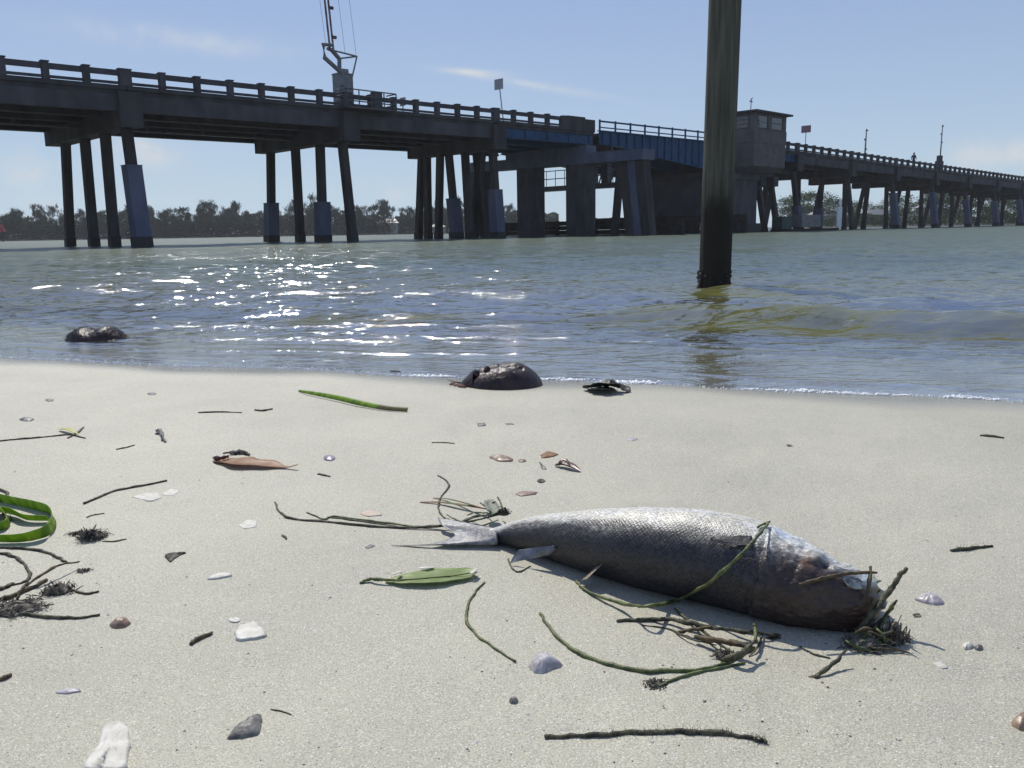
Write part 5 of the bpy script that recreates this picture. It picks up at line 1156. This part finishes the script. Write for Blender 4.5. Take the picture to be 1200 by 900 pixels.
chip('shell', 'flat bluish flake in the middle of the sand below the black wet leaf', 'shell', Rg(741, 515, 14, 3.5), .0006, M['shell_lilac'], dome=.001)
chip('shell', 'grey folded flake below the horseshoe crab', 'shell', [(559, 496), (568, 496), (570, 499), (560, 500)], .0008, M['shell_dark'], dome=.002)
chip('shell', 'dark flake right of the grey folded flake', 'shell', [(592, 496), (600, 496), (603, 498), (593, 498)], .0006, M['shell_dark'])
chip('shell_fragment', 'small grey flake left of the pale green leaf', 'shell', [(427, 642), (434, 638), (440, 640), (432, 643)], .0006, M['shell_dark'])
chip('leaf_scrap', 'dark flake alone on the sand near the water at the right', 'leaf', [(921, 521), (926, 521), (930, 523), (924, 524)], .0006, M['root'])
chip('leaf_scrap', 'thin dark flake below the cockle shell on the right', 'leaf', [(1069, 720), (1077, 719), (1080, 723), (1072, 724)], .0008, M['root'])
chip('shell_fragment', 'buried white shell edge left of the long trailing strands', 'shell', [(278, 616), (290, 609), (302, 610), (300, 618), (286, 620)], .0005, M['shell_white'])
chip('pebble', 'small dark flat pebble left of the fish head shadow near the top left', 'pebble', Rg(58, 469, 10, 3), .0006, M['shell_dark'], dome=.002)
chip('pebble', 'small dark flat pebble above the thin horizontal twig', 'pebble', Rg(178, 461.5, 11, 3), .0006, M['shell_dark'], dome=.002)
# fine shell grit
mb = MB()
for k in range(650):
    x_, y_ = random.uniform(-40, 1240), 470+440*random.random()**.8; p = G(x_, y_)
    if shore_d(p[0], p[1]) > -.04: continue
    s_ = random.uniform(.0004, .0013)*(1+.6*(random.random() < .08)); a = random.uniform(0, 6.28); V = []
    for j in range(5): t = a+j*1.257; V.append(p+np.array([math.cos(t)*s_*random.uniform(.6, 1.3), math.sin(t)*s_*random.uniform(.6, 1.3), s_*.15]))
    V += [p+np.array([0, 0, s_*.7])]; mb.add(V, [(j, (j+1) % 5, 5) for j in range(5)])
o = mb.build('shell_grit', mat('mixed_shell_grit', (.12, .10, .08), .6, c2=(.62, .6, .56), nscale=90, nlo=.47, nhi=.53)); tag(o, 'tiny scattered shell crumbs and dark specks over the whole beach', 'grit', kind='stuff')

# ---- horseshoe crabs and the wet leaf at the waterline
def crab(root, c, wx, wy, hz, prof, seed):
    nu_, nv_ = 60, 90; u = np.linspace(0, 1, nu_); v = np.linspace(0, 2*math.pi, nv_, endpoint=False); Uu, Vv = np.meshgrid(u, v, indexing='ij')
    x = Uu*np.cos(Vv); y = Uu*np.sin(Vv)
    z = prof(x, y)*np.sqrt(np.clip(1-Uu**2.6, 0, 1)) + .10*fbm(x*2.2+seed, y*2.2, 0, 4)*(1-Uu**2)
    V = np.stack([c[0]+x*wx/2, c[1]+y*wy/2, c[2]+z*hz], -1)
    o = grid_obj('carapace', V-np.array(root.location), nu_, nv_, M['crab'], wrap=True); o.parent = root; return o
c = G(588, 456); c[1] += .075; hc = at_root('horseshoe_crab', 'dark wet horseshoe crab shell stranded at the waterline in the middle', 'horseshoe crab', (c[0], c[1], -.004))
cc = np.array([c[0]+.006, c[1], -.004])
cr = crab(hc, cc, .215, .185, .072, lambda x, y: .93+.13*np.clip(x+.1, -1, .5)-.22*(x+.05)**2-.10*np.exp(-((y+.35)/.12)**2)*(x < .5)+.05*np.exp(-((x+.62)/.07)**2)-.05*np.exp(-((x+.1)/.05)**2), 3)
for px_, dz in ((-.075, .052), (-.045, .062), (-.015, .058)):
    mb = MB(); p = cc+np.array([px_, -.02, dz]); mb.tube([p-[0, 0, .014], p-[0, 0, .004], p+np.array([-.003, 0, .004])], [.013, .009, .002], 8); o = mb.build('shell_spine', M['crab'], smooth=True); o.parent = hc; o.location = -hc.location
Vv = []; mb = MB()
for i in range(9):
    f = i/8
    for j in range(12): t = math.pi*j/11; Vv.append(cc+np.array([-.085-.042*f, math.cos(t)*.055*(1-.75*f), -.002+math.sin(t)*(.052*(1-.8*f))]))
mb.add(Vv, [(i*12+j, i*12+j+1, (i+1)*12+j+1, (i+1)*12+j) for i in range(8) for j in range(11)]); o = mb.build('abdomen', M['crab'], smooth=True); o.parent = hc; o.location = -hc.location
for k in range(7):
    mb = MB(); p = cc+np.array([-.098-.006*k, -.045+.010*k, .002]); q = p+np.array([-.022-.004*random.random(), -.012+.01*random.random(), .008*random.random()-.002]); mid = (p+q)/2+np.array([0, 0, .012])
    mb.tube([p, mid, q], [.0035, .003, .0012], 6); o = mb.build('leg', M['crab_leg'], smooth=True); o.parent = hc; o.location = -hc.location
mb = MB(); mb.tube([cc+np.array([-.12, .03, .008]), cc+np.array([-.16, .10, .004]), cc+np.array([-.18, .18, .001])], [.004, .003, .001], 6); o = mb.build('tail_spine', M['crab'], smooth=True); o.parent = hc; o.location = -hc.location
c = CAM+ray(102, 399)*((-.0-H)/ray(102, 399)[2]); c[1] += .08
h2 = at_root('horseshoe_crab', 'weedy dark horseshoe crab shell lying in the shallow water on the left', 'horseshoe crab', (c[0], c[1], -.012))
cc = np.array([c[0], c[1], -.012])
crab(h2, cc, .248, .19, .060, lambda x, y: .78+.28*np.exp(-((x-.45)/.3)**2)+.24*np.exp(-((x+.45)/.28)**2)-.12*np.exp(-(x/.2)**2), 9)
mb = MB()
for k in range(1500):
    u_, v_ = math.sqrt(random.random()), random.uniform(0, 6.28); x, y = u_*math.cos(v_), u_*math.sin(v_)
    z = (.78+.28*math.exp(-((x-.45)/.3)**2)+.24*math.exp(-((x+.45)/.28)**2)-.12*math.exp(-(x/.2)**2))*math.sqrt(max(0, 1-u_**2.6))
    p = cc+np.array([x*.125, y*.094, z*.058]); q = p+np.array([x*.007+random.gauss(0, .002), y*.005, .001+random.random()*.007]); mb.tube([p, q], [.0008, .0003], 3)
o = mb.build('algae_fringe', M['algae']); o.parent = h2; o.location = -h2.location; o['kind'] = 'stuff'
mb = MB(); mb.tube([cc+np.array([.10, .02, .006]), cc+np.array([.16, .09, .002]), cc+np.array([.20, .16, -.003])], [.004, .003, .001], 6); o = mb.build('tail_spine', M['crab'], smooth=True); o.parent = h2; o.location = -h2.location
wl_ = at_root('leaf', 'crumpled black wet leaf at the waterline right of the horseshoe crab', 'leaf', G(712, 456))
for pts_, w in (([(688, 455, .004), (700, 453, .012), (714, 452, .017), (727, 455, .010), (737, 460, .001)],   .030), ([(694, 458, .002), (708, 458, .008), (722, 459, .006)], .026), ([(700, 450, .006), (712, 449, .018), (722, 452, .012)], .022)):
    S = smooth_pts([G(*q) for q in pts_], 6); S = [p+np.array([0, 0, .002*float(vnoise(i*.9, w*99))]) for i, p in enumerate(S)]
    o = strip(S, lambda t, w=w: w*(.3+.75*math.sin(math.pi*min(1, t*.9+.1)))*(1+.2*math.sin(t*23)), .0012, .35*(1 if w > .024 else -.6), nu=9).build('leaf_fold', M['wetleaf'], smooth=True); o.parent = wl_; o.location = -wl_.location

# ---- foam along the last wavelet
def shore_y(x):
    ys = np.linspace(1.2, 4.5, 1500); dd = shore_d(np.full_like(ys, x), ys); return float(np.interp(0, dd, ys))
big = {942: 7, 970: 4.5, 992: 5, 1010: 4, 1030: 4.5, 1058: 4, 1120: 5.5, 1140: 5, 1165: 4, 908: 4, 880: 4, 745: 8, 756: 6, 724: 7, 670: 6, 645: 5, 505: 6, 515: 5, 490: 5}
for i, (px_, w) in enumerate(big.items()):
    d_ = None; best = None
    for yy in np.linspace(415, 475, 240):
        p = CAM+ray(px_, yy)*(-H/ray(px_, yy)[2]); q = abs(float(shore_d(p[0], p[1]))-.005)
        if best is None or q < best[0]: best = (q, p)
    p = best[1]; s_ = 1.5*w/1000*dist(p)
    mb = MB()
    for k in range(70):
        c = p+np.array([random.gauss(0, s_*1.0), random.gauss(0, s_*.35), 0]); r_ = s_*random.uniform(.07, .26); V = []
        for a_ in range(4):
            f = a_/3*math.pi/2
            for b_ in range(7): t = b_*2*math.pi/7; V.append(c+np.array([math.cos(t)*r_*math.cos(f), math.sin(t)*r_*math.cos(f), 0.0004+r_*.8*math.sin(f)]))
        mb.add(V, [(a_*7+b_, a_*7+(b_+1) % 7, (a_+1)*7+(b_+1) % 7, (a_+1)*7+b_) for a_ in range(3) for b_ in range(7)])
    o = mb.build('foam_patch', M['foam'], smooth=True, loc=tuple(p)); tag(o, 'small white foam patch in the row along the waterline', 'foam', 'foam patches along the waterline')
mb = MB()
for k in range(900):
    x_ = random.uniform(-2.3, 1.7); y_ = shore_y(x_)+abs(random.gauss(0, .02))-.004; r_ = random.uniform(.0008, .0028)*(1.3 if x_ < -.3 else .8); c = np.array([x_, y_, 0])
    V = [c+np.array([math.cos(t)*r_*1.3, math.sin(t)*r_, -.0005]) for t in np.arange(6)*math.pi/3]+[c+np.array([math.cos(t)*r_*.7, math.sin(t)*r_*.6, .0006+r_*.8]) for t in np.arange(6)*math.pi/3]
    mb.add(V, [(j, (j+1) % 6, 6+(j+1) % 6, 6+j) for j in range(6)]+[(6, 7, 8, 9, 10, 11)])
o = mb.build('foam_bubbles', M['foam'], smooth=True); tag(o, 'thin broken line of tiny foam bubbles along the whole waterline', 'foam', kind='stuff')
if USE_HAZE: haze_box()
